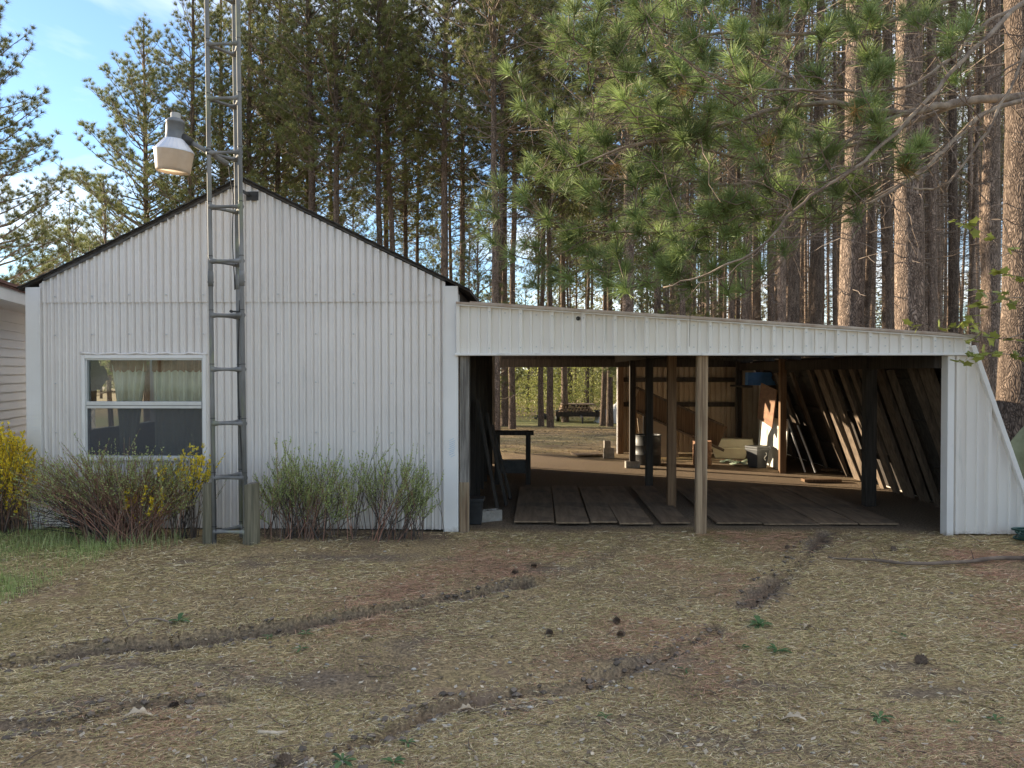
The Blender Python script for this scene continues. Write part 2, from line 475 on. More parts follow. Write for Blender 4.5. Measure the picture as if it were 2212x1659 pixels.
def mesh_arrays(name, V, F, C=None, smooth=False):
    """V (n,3); F list of (k,3)/(k,4) int arrays or face tuples"""
    me = bpy.data.meshes.new(name)
    V = np.asarray(V, dtype=np.float32).reshape(-1, 3)
    arrs = [np.asarray(f, dtype=np.int32) for f in F if len(f)]
    npoly = sum(len(a) for a in arrs)
    nloop = sum(a.size for a in arrs)
    me.vertices.add(len(V)); me.vertices.foreach_set('co', V.ravel())
    me.loops.add(nloop); me.polygons.add(npoly)
    me.loops.foreach_set('vertex_index', np.concatenate([a.ravel() for a in arrs]))
    starts, off = [], 0
    for a in arrs:
        k = a.shape[1]
        starts.append(off + np.arange(len(a), dtype=np.int32) * k)
        off += a.size
    me.polygons.foreach_set('loop_start', np.concatenate(starts))
    me.update(calc_edges=True)
    me.polygons.foreach_set('use_smooth', np.full(npoly, bool(smooth), dtype=bool))
    if C is not None:
        C = np.asarray(C, dtype=np.float32)
        if C.shape[1] == 3:
            C = np.concatenate([C, np.ones((len(C), 1), np.float32)], 1)
        at = me.attributes.new('Col', 'FLOAT_COLOR', 'POINT')
        at.data.foreach_set('color', C.ravel())
    return me


def link(name, me, m, parent=None, loc=None):
    o = bpy.data.objects.new(name, me)
    if m is not None and not me.materials:
        me.materials.append(m)
    if loc is not None:
        o.location = Vector([float(v) for v in loc])
    if parent is not None:
        o.parent = parent
    col.objects.link(o)
    return o


class MB:
    def __init__(s):
        s.V, s.F3, s.F4, s.FN, s.C = [], [], [], [], []
        s.has_c = False

    def add(s, verts, faces, c=None):
        b = len(s.V)
        s.V.extend([tuple(map(float, v)) for v in verts])
        for f in faces:
            f = tuple(i + b for i in f)
            (s.F3 if len(f) == 3 else s.F4 if len(f) == 4 else s.FN).append(f)
        s.C.extend([c or (0.5, 0.5, 0.5)] * len(verts))
        if c: s.has_c = True
        return s

    def box(s, x0, x1, y0, y1, z0, z1, c=None):
        v = [(x, y, z) for z in (z0, z1) for y in (y0, y1) for x in (x0, x1)]
        return s.add(v, [(0, 2, 3, 1), (4, 5, 7, 6), (0, 1, 5, 4), (2, 6, 7, 3), (0, 4, 6, 2), (1, 3, 7, 5)], c)

    def bar(s, a, b, w, h, up=(0, 0, 1), c=None, w2=None, h2=None):
        """square bar from a to b, w across, h along up"""
        a, b = np.asarray(a, float), np.asarray(b, float)
        d = (b - a) / np.linalg.norm(b - a)
        up = np.asarray(up, float)
        sd = np.cross(d, up); sd /= np.linalg.norm(sd)
        u = np.cross(sd, d)
        w2, h2 = w2 or w, h2 or h
        v = []
        for p, ww, hh in ((a, w, h), (b, w2, h2)):
            for q in ((-1, -1), (1, -1), (1, 1), (-1, 1)):
                v.append(p + sd * q[0] * ww / 2 + u * q[1] * hh / 2)
        return s.add(v, [(3, 2, 1, 0), (4, 5, 6, 7), (0, 1, 5, 4), (1, 2, 6, 5), (2, 3, 7, 6), (3, 0, 4, 7)], c)

    def tube(s, pts, rad, n=8, c=None, cap=True):
        pts = np.asarray(pts, float)
        k = len(pts)
        rad = np.full(k, rad, float) if np.isscalar(rad) else np.asarray(rad, float)
        t = np.gradient(pts, axis=0)
        t /= np.linalg.norm(t, axis=1)[:, None] + 1e-12
        ref = np.array([0, 0, 1.0]) if abs(t[0][2]) < 0.9 else np.array([1.0, 0, 0])
        ang = np.arange(n) * 2 * math.pi / n
        v = []
        sd = np.cross(t[0], ref); sd /= np.linalg.norm(sd)
        for i in range(k):
            sd = sd - t[i] * (sd @ t[i]); sd /= np.linalg.norm(sd) + 1e-12
            u = np.cross(t[i], sd)
            v.append(pts[i] + rad[i] * (np.cos(ang)[:, None] * sd + np.sin(ang)[:, None] * u))
        v = np.concatenate(v)
        f = [(i * n + j, i * n + (j + 1) % n, (i + 1) * n + (j + 1) % n, (i + 1) * n + j) for i in range(k - 1) for j in range(n)]
        if cap:
            f.append(tuple(range(n - 1, -1, -1)))
            f.append(tuple((k - 1) * n + j for j in range(n)))
        return s.add(v, f, c)

    def lathe(s, prof, cx, cy, n=20, tilt=None, org=None, c=None):
        ang = np.arange(n) * 2 * math.pi / n
        v = []
        for r, z in prof:
            for a in ang:
                v.append((cx + r * math.cos(a), cy + r * math.sin(a), z))
        f = [(i * n + j, i * n + (j + 1) % n, (i + 1) * n + (j + 1) % n, (i + 1) * n + j) for i in range(len(prof) - 1) for j in range(n)]
        if tilt is not None:
            o = Vector(org)
            v = [tuple(tilt @ (Vector(p) - o) + o) for p in v]
        return s.add(v, f, c)

    def poly(s, pts, d, c=None):
        """closed polygon extruded by vector d"""
        n = len(pts)
        pts = [np.asarray(p, float) for p in pts]
        d = np.asarray(d, float)
        v = pts + [p + d for p in pts]
        f = [tuple(range(n - 1, -1, -1)), tuple(range(n, 2 * n))]
        f += [(i, (i + 1) % n, n + (i + 1) % n, n + i) for i in range(n)]
        return s.add(v, f, c)

    def build(s, name, m, parent=None, smooth=False, bevel=0.0, label=None):
        off = np.zeros(3)
        V = np.asarray(s.V, float)
        loc = None
        if parent is not None:
            off = np.array(world_loc(parent))
        else:
            lo, hi = V.min(0), V.max(0)
            off = np.array([(lo[0] + hi[0]) / 2, (lo[1] + hi[1]) / 2, lo[2]])
            loc = off
        V = V - off
        if s.FN:
            me = bpy.data.meshes.new(name)
            me.from_pydata(V.tolist(), [], s.F3 + s.F4 + s.FN)
            me.polygons.foreach_set('use_smooth', np.full(len(me.polygons), bool(smooth), dtype=bool))
            if s.has_c:
                at = me.attributes.new('Col', 'FLOAT_COLOR', 'POINT')
                at.data.foreach_set('color', np.array([(*c, 1) for c in s.C], np.float32).ravel())
            me.update()
        else:
            me = mesh_arrays(name, V, [s.F3, s.F4], s.C if s.has_c else None, smooth)
        if smooth and s.FN:
            pass
        o = link(name, me, MT[m] if isinstance(m, str) else m, parent, loc)
        if bevel:
            bv = o.modifiers.new('bevel', 'BEVEL')
            bv.width = bevel; bv.segments = 2; bv.limit_method = 'ANGLE'
        if label: o['label'] = label
        return o


def copy_tree(o, parent=None):
    c = o.copy()
    col.objects.link(c)
    c.parent = parent
    for ch in o.children:
        copy_tree(ch, c)
    return c


# ------------------------------------------------------------------ ground
def sstep(t):
    t = np.clip(t, 0, 1)
    return t * t * (3 - 2 * t)


def vnoise(x, y, s, seed=0):
    """cheap smooth noise from a few sines"""
    x = np.asarray(x, float) * s; y = np.asarray(y, float) * s
    r = np.random.default_rng(seed + 100)
    out = 0
    for k in range(6):
        a = r.uniform(0, 6.28); f = r.uniform(0.6, 1.9); p = r.uniform(0, 6.28)
        out = out + np.sin((x * math.cos(a) + y * math.sin(a)) * f + p)
    return out / 6


def gz_base(x, y):
    return -0.75 * sstep((np.asarray(y, float) - 8.5) / 20.0) + 0.0 * np.asarray(x, float)


RUTS_PX = [
    ([(-60, 1452), (0, 1442), (90, 1426), (150, 1418), (230, 1408), (370, 1397), (480, 1382), (560, 1370), (650, 1356), (740, 1338), (850, 1312), (930, 1298), (1000, 1292), (1060, 1276), (1130, 1262)], 0.095, 0.105),
    ([(1600, 1308), (1625, 1296), (1650, 1270), (1690, 1240), (1725, 1208), (1760, 1172), (1772, 1150)], 0.10, 0.055),
    ([(560, 1660), (700, 1625), (790, 1600), (860, 1565), (930, 1535), (1010, 1512), (1120, 1500), (1230, 1490), (1330, 1452), (1420, 1420), (1500, 1385), (1545, 1360)], 0.075, 0.034),
    ([(20, 1570), (80, 1565), (160, 1558), (260, 1530), (360, 1515), (480, 1508)], 0.09, 0.03),
    ([(-20, 1490), (40, 1478), (100, 1470)], 0.07, 0.03),
    ([(1240, 1240), (1300, 1200), (1350, 1172), (1420, 1148)], 0.12, 0.02),
]
RUTS = []
for pts, w, dpt in RUTS_PX:
    g = np.array([onZ(x, y, 0.0)[:2] for x, y in pts])
    RUTS.append((g, w, dpt))


def rut_field(x, y):
    """(depth, soil) of the wheel ruts at points"""
    x = np.asarray(x, float); y = np.asarray(y, float)
    dep = np.zeros_like(x); soil = np.zeros_like(x)
    wob = 0.05 * vnoise(x, y, 7.0, 3) + 0.035 * vnoise(x, y, 19.0, 4) + 0.02 * vnoise(x, y, 47.0, 6)
    for g, w, dpt in RUTS:
        best = np.full_like(x, 9.0); side = np.zeros_like(x)
        for a, b in zip(g[:-1], g[1:]):
            ab = b - a; L2 = ab @ ab
            t = np.clip(((x - a[0]) * ab[0] + (y - a[1]) * ab[1]) / L2, 0, 1)
            dx, dy = x - (a[0] + t * ab[0]), y - (a[1] + t * ab[1])
            d = np.hypot(dx, dy)
            s_ = np.where(d < best, np.sign(dy), side)
            side = s_
            best = np.minimum(best, d)
        # steep bank on the far side, gentle on the near side
        ww = np.where(side > 0, w * 0.5, w * 1.25)
        e = np.clip((best + wob) / ww, 0, 3)
        prof = 1 - sstep(e)
        lip = np.where(side > 0, np.exp(-((e - 1.45) / 0.45) ** 2), 0.45 * np.exp(-((e - 1.5) / 0.5) ** 2))
        mod = np.clip(0.8 + 0.9 * vnoise(x, y, 3.0, 9), 0.15, 1.6)
        dep = dep + 1.25 * (-dpt * prof + 0.38 * dpt * lip) * mod
        soil = np.maximum(soil, np.clip(1.3 - e * 0.75, 0, 1) * np.clip(dpt * 22, 0.35, 1) * np.clip(mod, 0.3, 1))
    return dep, soil


def ground_z(x, y):
    x = np.asarray(x, float); y = np.asarray(y, float)
    z = gz_base(x, y)
    near = sstep((1.5 - y) / 1.5)
    z = z + near * (0.022 * vnoise(x, y, 1.7, 1) + 0.008 * vnoise(x, y, 6.0, 2))
    far = sstep((y - 9) / 6)
    z = z + far * 0.06 * vnoise(x, y, 0.5, 5)
    return z


def soft_axis(lo, hi, step, far, growth=1.16):
    core = list(np.arange(lo, hi + 1e-6, step))
    out, s, v = [], step, hi
    while v < far[1]:
        s *= growth; v += s; out.append(v)
    pre, s, v = [], step, lo
    while v > far[0]:
        s *= growth; v -= s; pre.append(v)
    return np.array(pre[::-1] + core + out)


BARE = [(60, 1562, 0.5, 0.16), (230, 1520, 0.5, 0.14), (640, 1470, 0.5, 0.2), (480, 1215, 1.0, 0.2), (760, 1205, 1.0, 0.22), (1060, 1525, 0.55, 0.16), (1260, 1556, 0.4, 0.14), (1560, 1610, 0.5, 0.16),
        (1900, 1440, 0.35, 0.12), (2000, 1500, 0.3, 0.1), (1640, 1480, 0.3, 0.12), (620, 1640, 0.5, 0.12), (1420, 1430, 0.5, 0.16), (1200, 1230, 0.5, 0.2), (330, 1440, 0.6, 0.16)]
BARE_W = [(*onZ(a, b)[:2], c_, d_) for a, b, c_, d_ in BARE]


def bare_patch(x, y):
    out_ = np.zeros_like(np.asarray(x, float))
    nz = 0.55 * vnoise(x, y, 6.0, 61) + 0.4 * vnoise(x, y, 14.0, 62) + 0.3 * vnoise(x, y, 31.0, 63)
    for cx_, cy_, rx, ry in BARE_W:
        r_ = np.hypot((x - cx_) / rx, (y - cy_) / ry)
        out_ = np.maximum(out_, np.clip(1.15 - r_ + nz, 0, 1) * 0.8)
    gen = np.clip(vnoise(x, y, 2.1, 64) + nz - 0.55, 0, 0.7) * sstep((0.2 - np.asarray(y, float)) / 0.5)
    return np.maximum(out_, gen)


def soil_mask(x, y, soil):
    soil = np.maximum(soil, bare_patch(x, y))
    # earth floor under the carport, mulch bed along the shed wall
    car = sstep((x + 0.9) / 0.25) * sstep((5.2 - x) / 0.4) * sstep((y - 0.05 + 0.12 * vnoise(x, y, 4, 8)) / 0.3) * sstep((7.2 - y + 0.5 * vnoise(x, y, 2, 7)) / 0.8)
    soil = np.maximum(soil, car * 0.8)
    bed = sstep((x + 3.1) / 0.3) * sstep((-0.75 - x) / 0.2) * sstep((y + 0.55 + 0.12 * vnoise(x, y, 3, 11)) / 0.3) * sstep((0.1 - y) / 0.1)
    return np.maximum(soil, bed * 0.75)


def grass_mask(x, y):
    px = -3.55 + 0.25 * vnoise(x, y, 2.0, 21)
    g = sstep((px - x) / 0.5) * sstep((y + 3.3 + 0.5 * vnoise(x, y, 1.6, 22) + 1.2 * sstep((x + 4.9) / 1.5)) / 0.5) * sstep((0.2 - y) / 0.3)
    bk = 0.7 * sstep((y - 24.5) / 2.0) * sstep((34 - y) / 4)
    mid = 0.45 * np.exp(-((y - 11.5 + 0.4 * vnoise(x, y, 1, 25)) / 0.9) ** 2)
    return np.clip(g * np.clip(0.62 + 0.7 * vnoise(x, y, 3.3, 52), 0.1, 1) + bk + mid, 0, 1)


gx = soft_axis(-6.0, 6.2, 0.03, (-420, 420))
gy = soft_axis(-6.2, 0.2, 0.023, (-60, 600))
X, Y = np.meshgrid(gx, gy)
dep, soil = rut_field(X, Y)
Z = ground_z(X, Y) + dep
rough_f = np.clip((0.6 - Y) / 1.5, 0, 1) * (np.abs(X) < 8)
Z = Z + rough_f * (0.004 + 0.012 * soil) * RNG.uniform(-1, 1, X.shape)
soil = soil_mask(X, Y, soil)
gr = grass_mask(X, Y)
nyg, nxg = X.shape
idx = np.arange(nxg * nyg).reshape(nyg, nxg)
quads = np.stack([idx[:-1, :-1], idx[:-1, 1:], idx[1:, 1:], idx[1:, :-1]], -1).reshape(-1, 4)
gm = mesh_arrays('ground', np.stack([X, Y, Z], -1).reshape(-1, 3), [quads],
                 np.stack([soil, gr, 0 * soil], -1).reshape(-1, 3), smooth=True)
ground = link('ground', gm, MT['ground'])
tag(ground, 'brown needle-strewn yard with wheel ruts', 'ground', kind='structure')


def gfull(x, y):
    d, _ = rut_field(np.array([x]), np.array([y]))
    return float(ground_z(x, y) + d[0])


# ------------------------------------------------------------------ shed
def fx(x): return onY(x, 806, 0.0)[0]
def fz(y, x=700): return onY(x, y, 0.0)[2]


BX0, BX1 = onY(60, 806, 0)[0], onY(990, 806, 0)[0]
PK = onY(525, 392, 0)                       # gable peak
EAVE = (onY(60, 622, 0)[2] + onY(990, 624, 0)[2]) / 2
BD = 5.4                                    # depth of the shed


def gable(x):
    x = np.asarray(x, float)
    l = EAVE + (PK[2] - EAVE) * (x - BX0) / (PK[0] - BX0)
    r = EAVE + (PK[2] - EAVE) * (BX1 - x) / (BX1 - PK[0])
    return np.minimum(l, r)


WX0, WX1 = onY(183, 870, 0)[0], onY(446, 870, 0)[0]
WZ1, WZ0 = onY(315, 770, 0)[2], onY(315, 992, 0)[2]
SEAM = onY(525, 653, 0)[2]

shed = thing('metal_shed', (BX0 + 2.1, 0, 0), 'white corrugated metal shed with gabled front and one window', 'shed')


def corr(x, pitch=0.0765, amp=0.020):
    u = (x / pitch) % 1.0
    ridge = np.clip(1.0 - np.abs(u - 0.5) / 0.15, 0, 1)
    ridge = np.clip(ridge * 1.6, 0, 1)
    groove = np.clip(1.0 - np.abs(u - 0.74) / 0.085, 0, 1)
    return -amp * ridge + 0.020 * groove - 0.0025 * np.cos(2 * math.pi * (u - 0.5))


def corr_sheet(x0, x1, bot, top, yoff, name, cut=None):
    """corrugated sheet, optionally with the window hole cut = (x0,x1,z0,z1)"""
    xs = list(np.arange(x0, x1, 0.0765 / 26)) + [x1]
    if cut:
        xs += [c for c in (cut[0], cut[1]) if x0 < c < x1]
    xs = np.array(sorted(xs))
    mb = MB()
    ys = yoff + corr(xs) + 0.0035 * np.sin(xs * 7.3)
    tops = top(xs)
    segs = [[(bot, t)] for t in tops]
    V, F = [], []
    for i in range(len(xs) - 1):
        xm = (xs[i] + xs[i + 1]) / 2
        if cut and cut[0] < xm < cut[1]:
            ranges = [((bot, bot), (cut[2], cut[2])), ((cut[3], cut[3]), (tops[i], tops[i + 1]))]
        else:
            ranges = [((bot, bot), (tops[i], tops[i + 1]))]
        for (a0, a1), (b0, b1) in ranges:
            if b0 - a0 < 0.004 and b1 - a1 < 0.004:
                continue
            k = len(V)
            V += [(xs[i], ys[i], a0), (xs[i + 1], ys[i + 1], a1), (xs[i + 1], ys[i + 1], b1), (xs[i], ys[i], b0)]
            F.append((k, k + 1, k + 2, k + 3))
    mb.add(V, F)
    o = mb.build(name, 'white_metal', shed)
    # weld for smooth shading
    import bmesh
    bm = bmesh.new(); bm.from_mesh(o.data)
    bmesh.ops.remove_doubles(bm, verts=bm.verts, dist=0.0003)
    for f in bm.faces: f.smooth = True
    bm.to_mesh(o.data); bm.free()
    return o


lo_edges = np.linspace(BX0 + 0.13, BX1 - 0.13, 7)
for i in range(6):
    if i == 1:
        for b0_, t0_ in ((0.02, WZ0 + 0.01), (WZ1 - 0.01, SEAM + 0.05)):
            corr_sheet(lo_edges[1], lo_edges[2] + 0.03, b0_, lambda x: np.full_like(x, t0_), 0.0015, 'cladding_sheet')
        continue
    corr_sheet(lo_edges[i], lo_edges[i + 1] + (0.03 if i < 5 else 0), 0.02, lambda x: np.full_like(x, SEAM + 0.05), 0.004 - 0.0025 * (i % 2), 'cladding_sheet',
               cut=(WX0 + 0.01, WX1 - 0.01, WZ0 + 0.01, WZ1 - 0.01))
up_edges = np.linspace(BX0 + 0.13, BX1 - 0.13, 6)
for i in range(5):
    corr_sheet(up_edges[i], up_edges[i + 1] + (0.03 if i < 4 else 0), SEAM, lambda x: gable(x) - 0.01, -0.008 - 0.0025 * (i % 2), 'cladding_sheet')
# wall boards behind the sheets
mb = MB()
y0, y1 = 0.042, 0.10
mb.box(BX0 + 0.02, WX0, y0, y1, 0.0, EAVE - 0.02)
mb.box(WX1, BX1 - 0.02, y0, y1, 0.0, EAVE - 0.02)
mb.box(WX0, WX1, y0, y1, 0.0, WZ0)
mb.box(WX0, WX1, y0, y1, WZ1, EAVE - 0.02)
mb.poly([(BX0 + 0.02, y0, EAVE - 0.02), (BX1 - 0.02, y0, EAVE - 0.02), (PK[0], y0, PK[2] - 0.03)], (0, y1 - y0, 0))
mb.build('front_wall', 'wood_dark', shed)
# corner trims
for (a, b, c) in ((BX0, BX0 + 0.15, 1), (BX1 - 0.14, BX1, -1)):
    m_ = MB()
    m_.box(a, b, -0.030, 0.03, 0.0, float(gable((a + b) / 2)) - 0.02)
    m_.box((a if c > 0 else b - 0.006) - (0.002 if c > 0 else -0.002), (a + 0.006 if c > 0 else b) - (0.002 if c > 0 else -0.002), -0.018, 0.14, 0.0, EAVE - 0.06)
    m_.build('corner_trim', 'trim', shed, bevel=0.006)
    m_ = MB()
    xx = b - 0.004 if c > 0 else a - 0.006
    m_.box(xx, xx + 0.010, -0.037, -0.0305, 0.0, float(gable(xx)) - 0.06)
    m_.build('trim_flange', 'trim', shed)
# side and rear walls; the left wall has a small window opening towards the house
SWY0, SWY1, SWZ0, SWZ1 = 0.75, 2.5, 0.95, 2.05
mb = MB()
mb.box(BX0, BX0 + 0.1, 0.1, SWY0, 0, EAVE - 0.02); mb.box(BX0, BX0 + 0.1, SWY1, BD, 0, EAVE - 0.02)
mb.box(BX0, BX0 + 0.1, SWY0, SWY1, 0, SWZ0); mb.box(BX0, BX0 + 0.1, SWY0, SWY1, SWZ1, EAVE - 0.02)
mb.build('left_wall', 'ribbed_metal', shed)
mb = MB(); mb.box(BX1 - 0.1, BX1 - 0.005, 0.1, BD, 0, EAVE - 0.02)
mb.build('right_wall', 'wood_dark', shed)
mb = MB(); mb.poly([(BX0, BD, 0), (BX1, BD, 0), (BX1, BD, EAVE - 0.03), (PK[0], BD, PK[2] - 0.03), (BX0, BD, EAVE - 0.03)], (0, 0.1, 0))
mb.build('rear_wall', 'ribbed_metal', shed)
mb = MB(); mb.box(BX0 + 0.1, BX1 - 0.1, 0.1, BD, 0.0, 0.03)
mb.build('floor_slab', 'room', shed)
# wall studs on the side that faces the carport
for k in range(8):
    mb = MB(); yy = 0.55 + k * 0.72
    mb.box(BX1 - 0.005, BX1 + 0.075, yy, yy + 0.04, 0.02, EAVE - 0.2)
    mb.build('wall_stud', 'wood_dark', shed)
# roof: two slopes with a ragged shingle edge over the rake
SL = (PK[2] - EAVE) / (PK[0] - BX0)
for sgn in (-1, 1):
    roof = MB()
    xe = (BX0 - 0.06) if sgn < 0 else (BX1 + 0.12)
    ze = float(PK[2] - abs(xe - PK[0]) * (PK[2] - EAVE) / ((PK[0] - BX0) if sgn < 0 else (BX1 - PK[0])))
    roof.poly([(PK[0], -0.045, PK[2] + 0.012), (PK[0], -0.045, PK[2] + 0.028), (xe, -0.045, ze + 0.028), (xe, -0.045, ze + 0.012)], (0, BD + 0.2, 0))
    ro = roof.build('roof_deck', 'wood_dark', shed)
    # shingle courses
    n = 19
    for k in range(n):
        t0, t1 = k / n, (k + 1.25) / n
        t1 = min(t1, 1.0)
        a = np.array([PK[0], 0, PK[2] + 0.030]) * (1 - t0) + np.array([xe, 0, ze + 0.030]) * t0
        b = np.array([PK[0], 0, PK[2] + 0.030]) * (1 - t1) + np.array([xe, 0, ze + 0.030]) * t1
        yj = -0.058 - 0.010 * RNG.random()
        m_ = MB()
        m_.add([(a[0], yj, a[2]), (b[0], yj - 0.004, b[2] + 0.007), (b[0], BD + 0.16, b[2] + 0.007), (a[0], BD + 0.16, a[2]),
                (a[0], yj, a[2] + 0.006), (b[0], yj - 0.004, b[2] + 0.016), (b[0], BD + 0.16, b[2] + 0.016), (a[0], BD + 0.16, a[2] + 0.006)],
               [(0, 1, 2, 3), (7, 6, 5, 4), (0, 4, 5, 1), (1, 5, 6, 2), (2, 6, 7, 3), (3, 7, 4, 0)])
        m_.build('shingle', 'shingle', ro)
    # tar-paper flap / rake board under the edge
    rb = MB()
    xs = np.linspace(PK[0] + sgn * 0.02, xe - sgn * 0.25, 40)
    zs = PK[2] + 0.014 - np.abs(xs - PK[0]) * (PK[2] - ze) / abs(xe - PK[0])
    dr = (0.026 + 0.014 * RNG.random(40)) if sgn < 0 else (0.012 + 0.008 * RNG.random(40))
    V = [(x, -0.036, z - 0.002) for x, z in zip(xs, zs)] + [(x, -0.036, z - d) for x, z, d in zip(xs, zs, dr)]
    V += [(x, -0.030, z - 0.002) for x, z in zip(xs, zs)] + [(x, -0.030, z - d) for x, z, d in zip(xs, zs, dr)]
    F = []
    for i in range(39):
        F += [(i, i + 1, 40 + i + 1, 40 + i), (80 + i, 120 + i, 120 + i + 1, 80 + i + 1), (40 + i, 40 + i + 1, 120 + i + 1, 120 + i)]
    rb.add(V, F)
    rb.build('rake_edge', 'tar', shed)
# screws on the sheets
screws = MB()
for zz in (SEAM + 0.07, WZ1 + 0.22, 1.5, 1.0, 0.45):
    for x in np.arange(BX0 + 0.28, BX1 - 0.15, 0.383):
        if WX0 < x < WX1 and WZ0 < zz < WZ1 + 0.1: continue
        if zz > gable(x) - 0.1: continue
        p = np.array([x + 0.02, -0.018, zz + RNG.uniform(-0.01, 0.01)])
        screws.lathe([(0.0095, 0), (0.008, 0.005), (0.0, 0.006)], 0, 0, 6)
        k = len(screws.V) - 18
        for j in range(k, len(screws.V)):
            v = screws.V[j]
            screws.V[j] = (p[0] + v[0], p[1] - v[2], p[2] + v[1])
so = screws.build('screws', 'alu', shed); so['kind'] = 'stuff'
# faded blue paint rub and handprint patch low on the corner trim
mb = MB()
for k in range(9):
    p0 = onY(972 + RNG.uniform(-3, 3), 952 + k * 4.4, -0.026)
    p1 = onY(981 + RNG.uniform(-2, 3), 947 + k * 4.4, -0.026)
    mb.bar((p0[0], -0.0312, p0[2]), (p1[0], -0.0312, p1[2]), 0.002, 0.006)
mb.build('paint_rub', mat('rub_blue', (0.48, 0.58, 0.68), (0.62, 0.68, 0.72), rough=0.6), shed)

# ------------------------------------------------------------------ shed window
win = thing('window', ((WX0 + WX1) / 2, 0, WZ0), 'sliding sash window with aluminium frame in the shed front', 'window')
FR = 0.045


def frame_ring(x0, x1, z0, z1, w, ya, yb, name, m, parent, bev=0.004):
    f_ = MB()
    f_.box(x0, x0 + w, ya, yb, z0, z1)
    f_.box(x1 - w, x1, ya, yb, z0, z1)
    f_.box(x0 + w, x1 - w, ya + 0.001, yb, z1 - w, z1)
    f_.box(x0 + w, x1 - w, ya + 0.001, yb, z0, z0 + w)
    return f_.build(name, m, parent, bevel=bev)


frame_ring(WX0 - 0.012, WX1 + 0.012, WZ0 - 0.012, WZ1 + 0.012, 0.034, -0.040, 0.06, 'frame', 'trim', win)
frame_ring(WX0 + 0.022, WX1 - 0.022, WZ0 + 0.022, WZ1 - 0.022, 0.016, -0.022, 0.05, 'track', 'alu', win, 0.002)
zr0, zr1 = fz(882, 315), fz(867, 315)
mb = MB(); mb.box(WX0 + 0.038, WX1 - 0.038, -0.034, 0.03, zr0, zr1)
mb.build('meeting_rail', 'alu', win, bevel=0.003)
mb = MB(); mb.box(WX0 + 0.038, WX1 - 0.038, -0.037, -0.0345, zr0 + 0.028, zr0 + 0.033)
mb.build('rail_groove', 'dark_metal', win)
p = MB(); p.box(WX0 + 0.03, WX1 - 0.03, 0.012, 0.016, zr1 - 0.01, WZ1 - 0.03)
p.build('upper_pane', 'glass', win)
p = MB(); p.box(WX0 + 0.03, WX1 - 0.03, 0.022, 0.026, WZ0 + 0.03, zr0 + 0.01)
p.build('lower_pane', 'glass', win)
p = MB(); p.box(WX0 + 0.032, WX1 - 0.032, -0.012, -0.011, WZ0 + 0.034, zr0 + 0.004)
p.build('insect_screen', 'screen', win)
mb = MB()   # bent flashing strip above the window
xs = np.linspace(WX0 - 0.02, WX1 + 0.02, 30)
pts = [(x, -0.030 + 0.004 * math.sin(x * 31), WZ1 + 0.028 + 0.006 * math.sin(x * 23) + 0.004 * math.sin(x * 57)) for x in xs]
mb.tube(pts, 0.012, 6)
mb.build('flashing', 'white_metal', win, smooth=True)


def curtain(xa0, xa1, xb0, xb1, z1, z0, Yc, label, pleats=7, valance=True):
    """pleated cloth: top edge xa0..xa1, bottom edge xb0..xb1"""
    n, k = 60, 14
    V, F = [], []
    for j in range(k + 1):
        t = j / k
        for i in range(n + 1):
            s_ = i / n
            x = (xa0 + (xa1 - xa0) * s_) * (1 - t) + (xb0 + (xb1 - xb0) * s_) * t
            y = Yc + 0.022 * math.sin(s_ * pleats * 6.28 + 0.8 * math.sin(t * 3)) + 0.012 * math.sin(s_ * 17 + t * 2)
            V.append((x, y, z1 + (z0 - z1) * t))
    for j in range(k):
        for i in range(n):
            a = j * (n + 1) + i
            F.append((a, a + 1, a + n + 2, a + n + 1))
    t_ = thing('curtain', ((xa0 + xa1) / 2, Yc, z0), label, 'curtain')
    m_ = MB(); m_.add(V, F); o = m_.build('cloth', 'curtain', t_, smooth=True)
    sd = o.modifiers.new('thick', 'SOLIDIFY'); sd.thickness = 0.002
    if valance:
        V2 = [(v[0], v[1] - 0.012, v[2]) for v in V[:(n + 1)]] + [(v[0], v[1] - 0.012, z1 - 0.13 - 0.012 * math.sin(i * 0.9)) for i, v in enumerate(V[:(n + 1)])]
        m_ = MB(); m_.add(V2, [(i, i + 1, n + 2 + i, n + 1 + i) for i in range(n)])
        m_.build('valance', 'valance', t_, smooth=True)
    return t_


zt, zb = WZ1 - 0.02, WZ0 - 0.05
yc = 0.17
def wx(x): return onY(x, 850, yc)[0]
curtain(wx(240), wx(320), wx(262), wx(288), zt, zb, yc, 'narrow pulled-back pale curtain left of the gap in the shed window', 5)
curtain(wx(328), wx(440), wx(330), wx(442), zt, zb, yc + 0.02, 'wide pale pleated curtain at the tower end of the shed window', 7)
# dark torn strip hanging at the window's far edge
mb = MB()
prof = [(186, 776), (211, 778), (216, 792), (222, 790), (229, 800), (231, 812), (236, 820), (228, 822), (222, 832), (214, 842), (208, 842), (207, 870), (186, 870)]
pp = [onY(x, y, 0.14) for x, y in prof]
mb.poly([(q[0], 0.14, q[2]) for q in pp], (0, 0.012, 0))
o = mb.build('torn_blind', 'dark_metal')
tag(o, 'dark torn blind scrap hanging inside the shed window', 'blind')

# ------------------------------------------------------------------ neighbouring house at the picture's edge
hd = np.array([-0.316, 0.949])              # wall runs back along this
hn = np.array([-0.949, -0.316])             # into the house
H0 = np.array([-6.50, 1.6])
house = thing('house', (H0[0], H0[1], 0), 'white lap-sided house with reddish shingle roof behind the shed', 'house')
T0, T1 = -3.0, 4.6


def hp(t, u, z):
    q = H0 + hd * t + hn * u
    return (q[0], q[1], z)


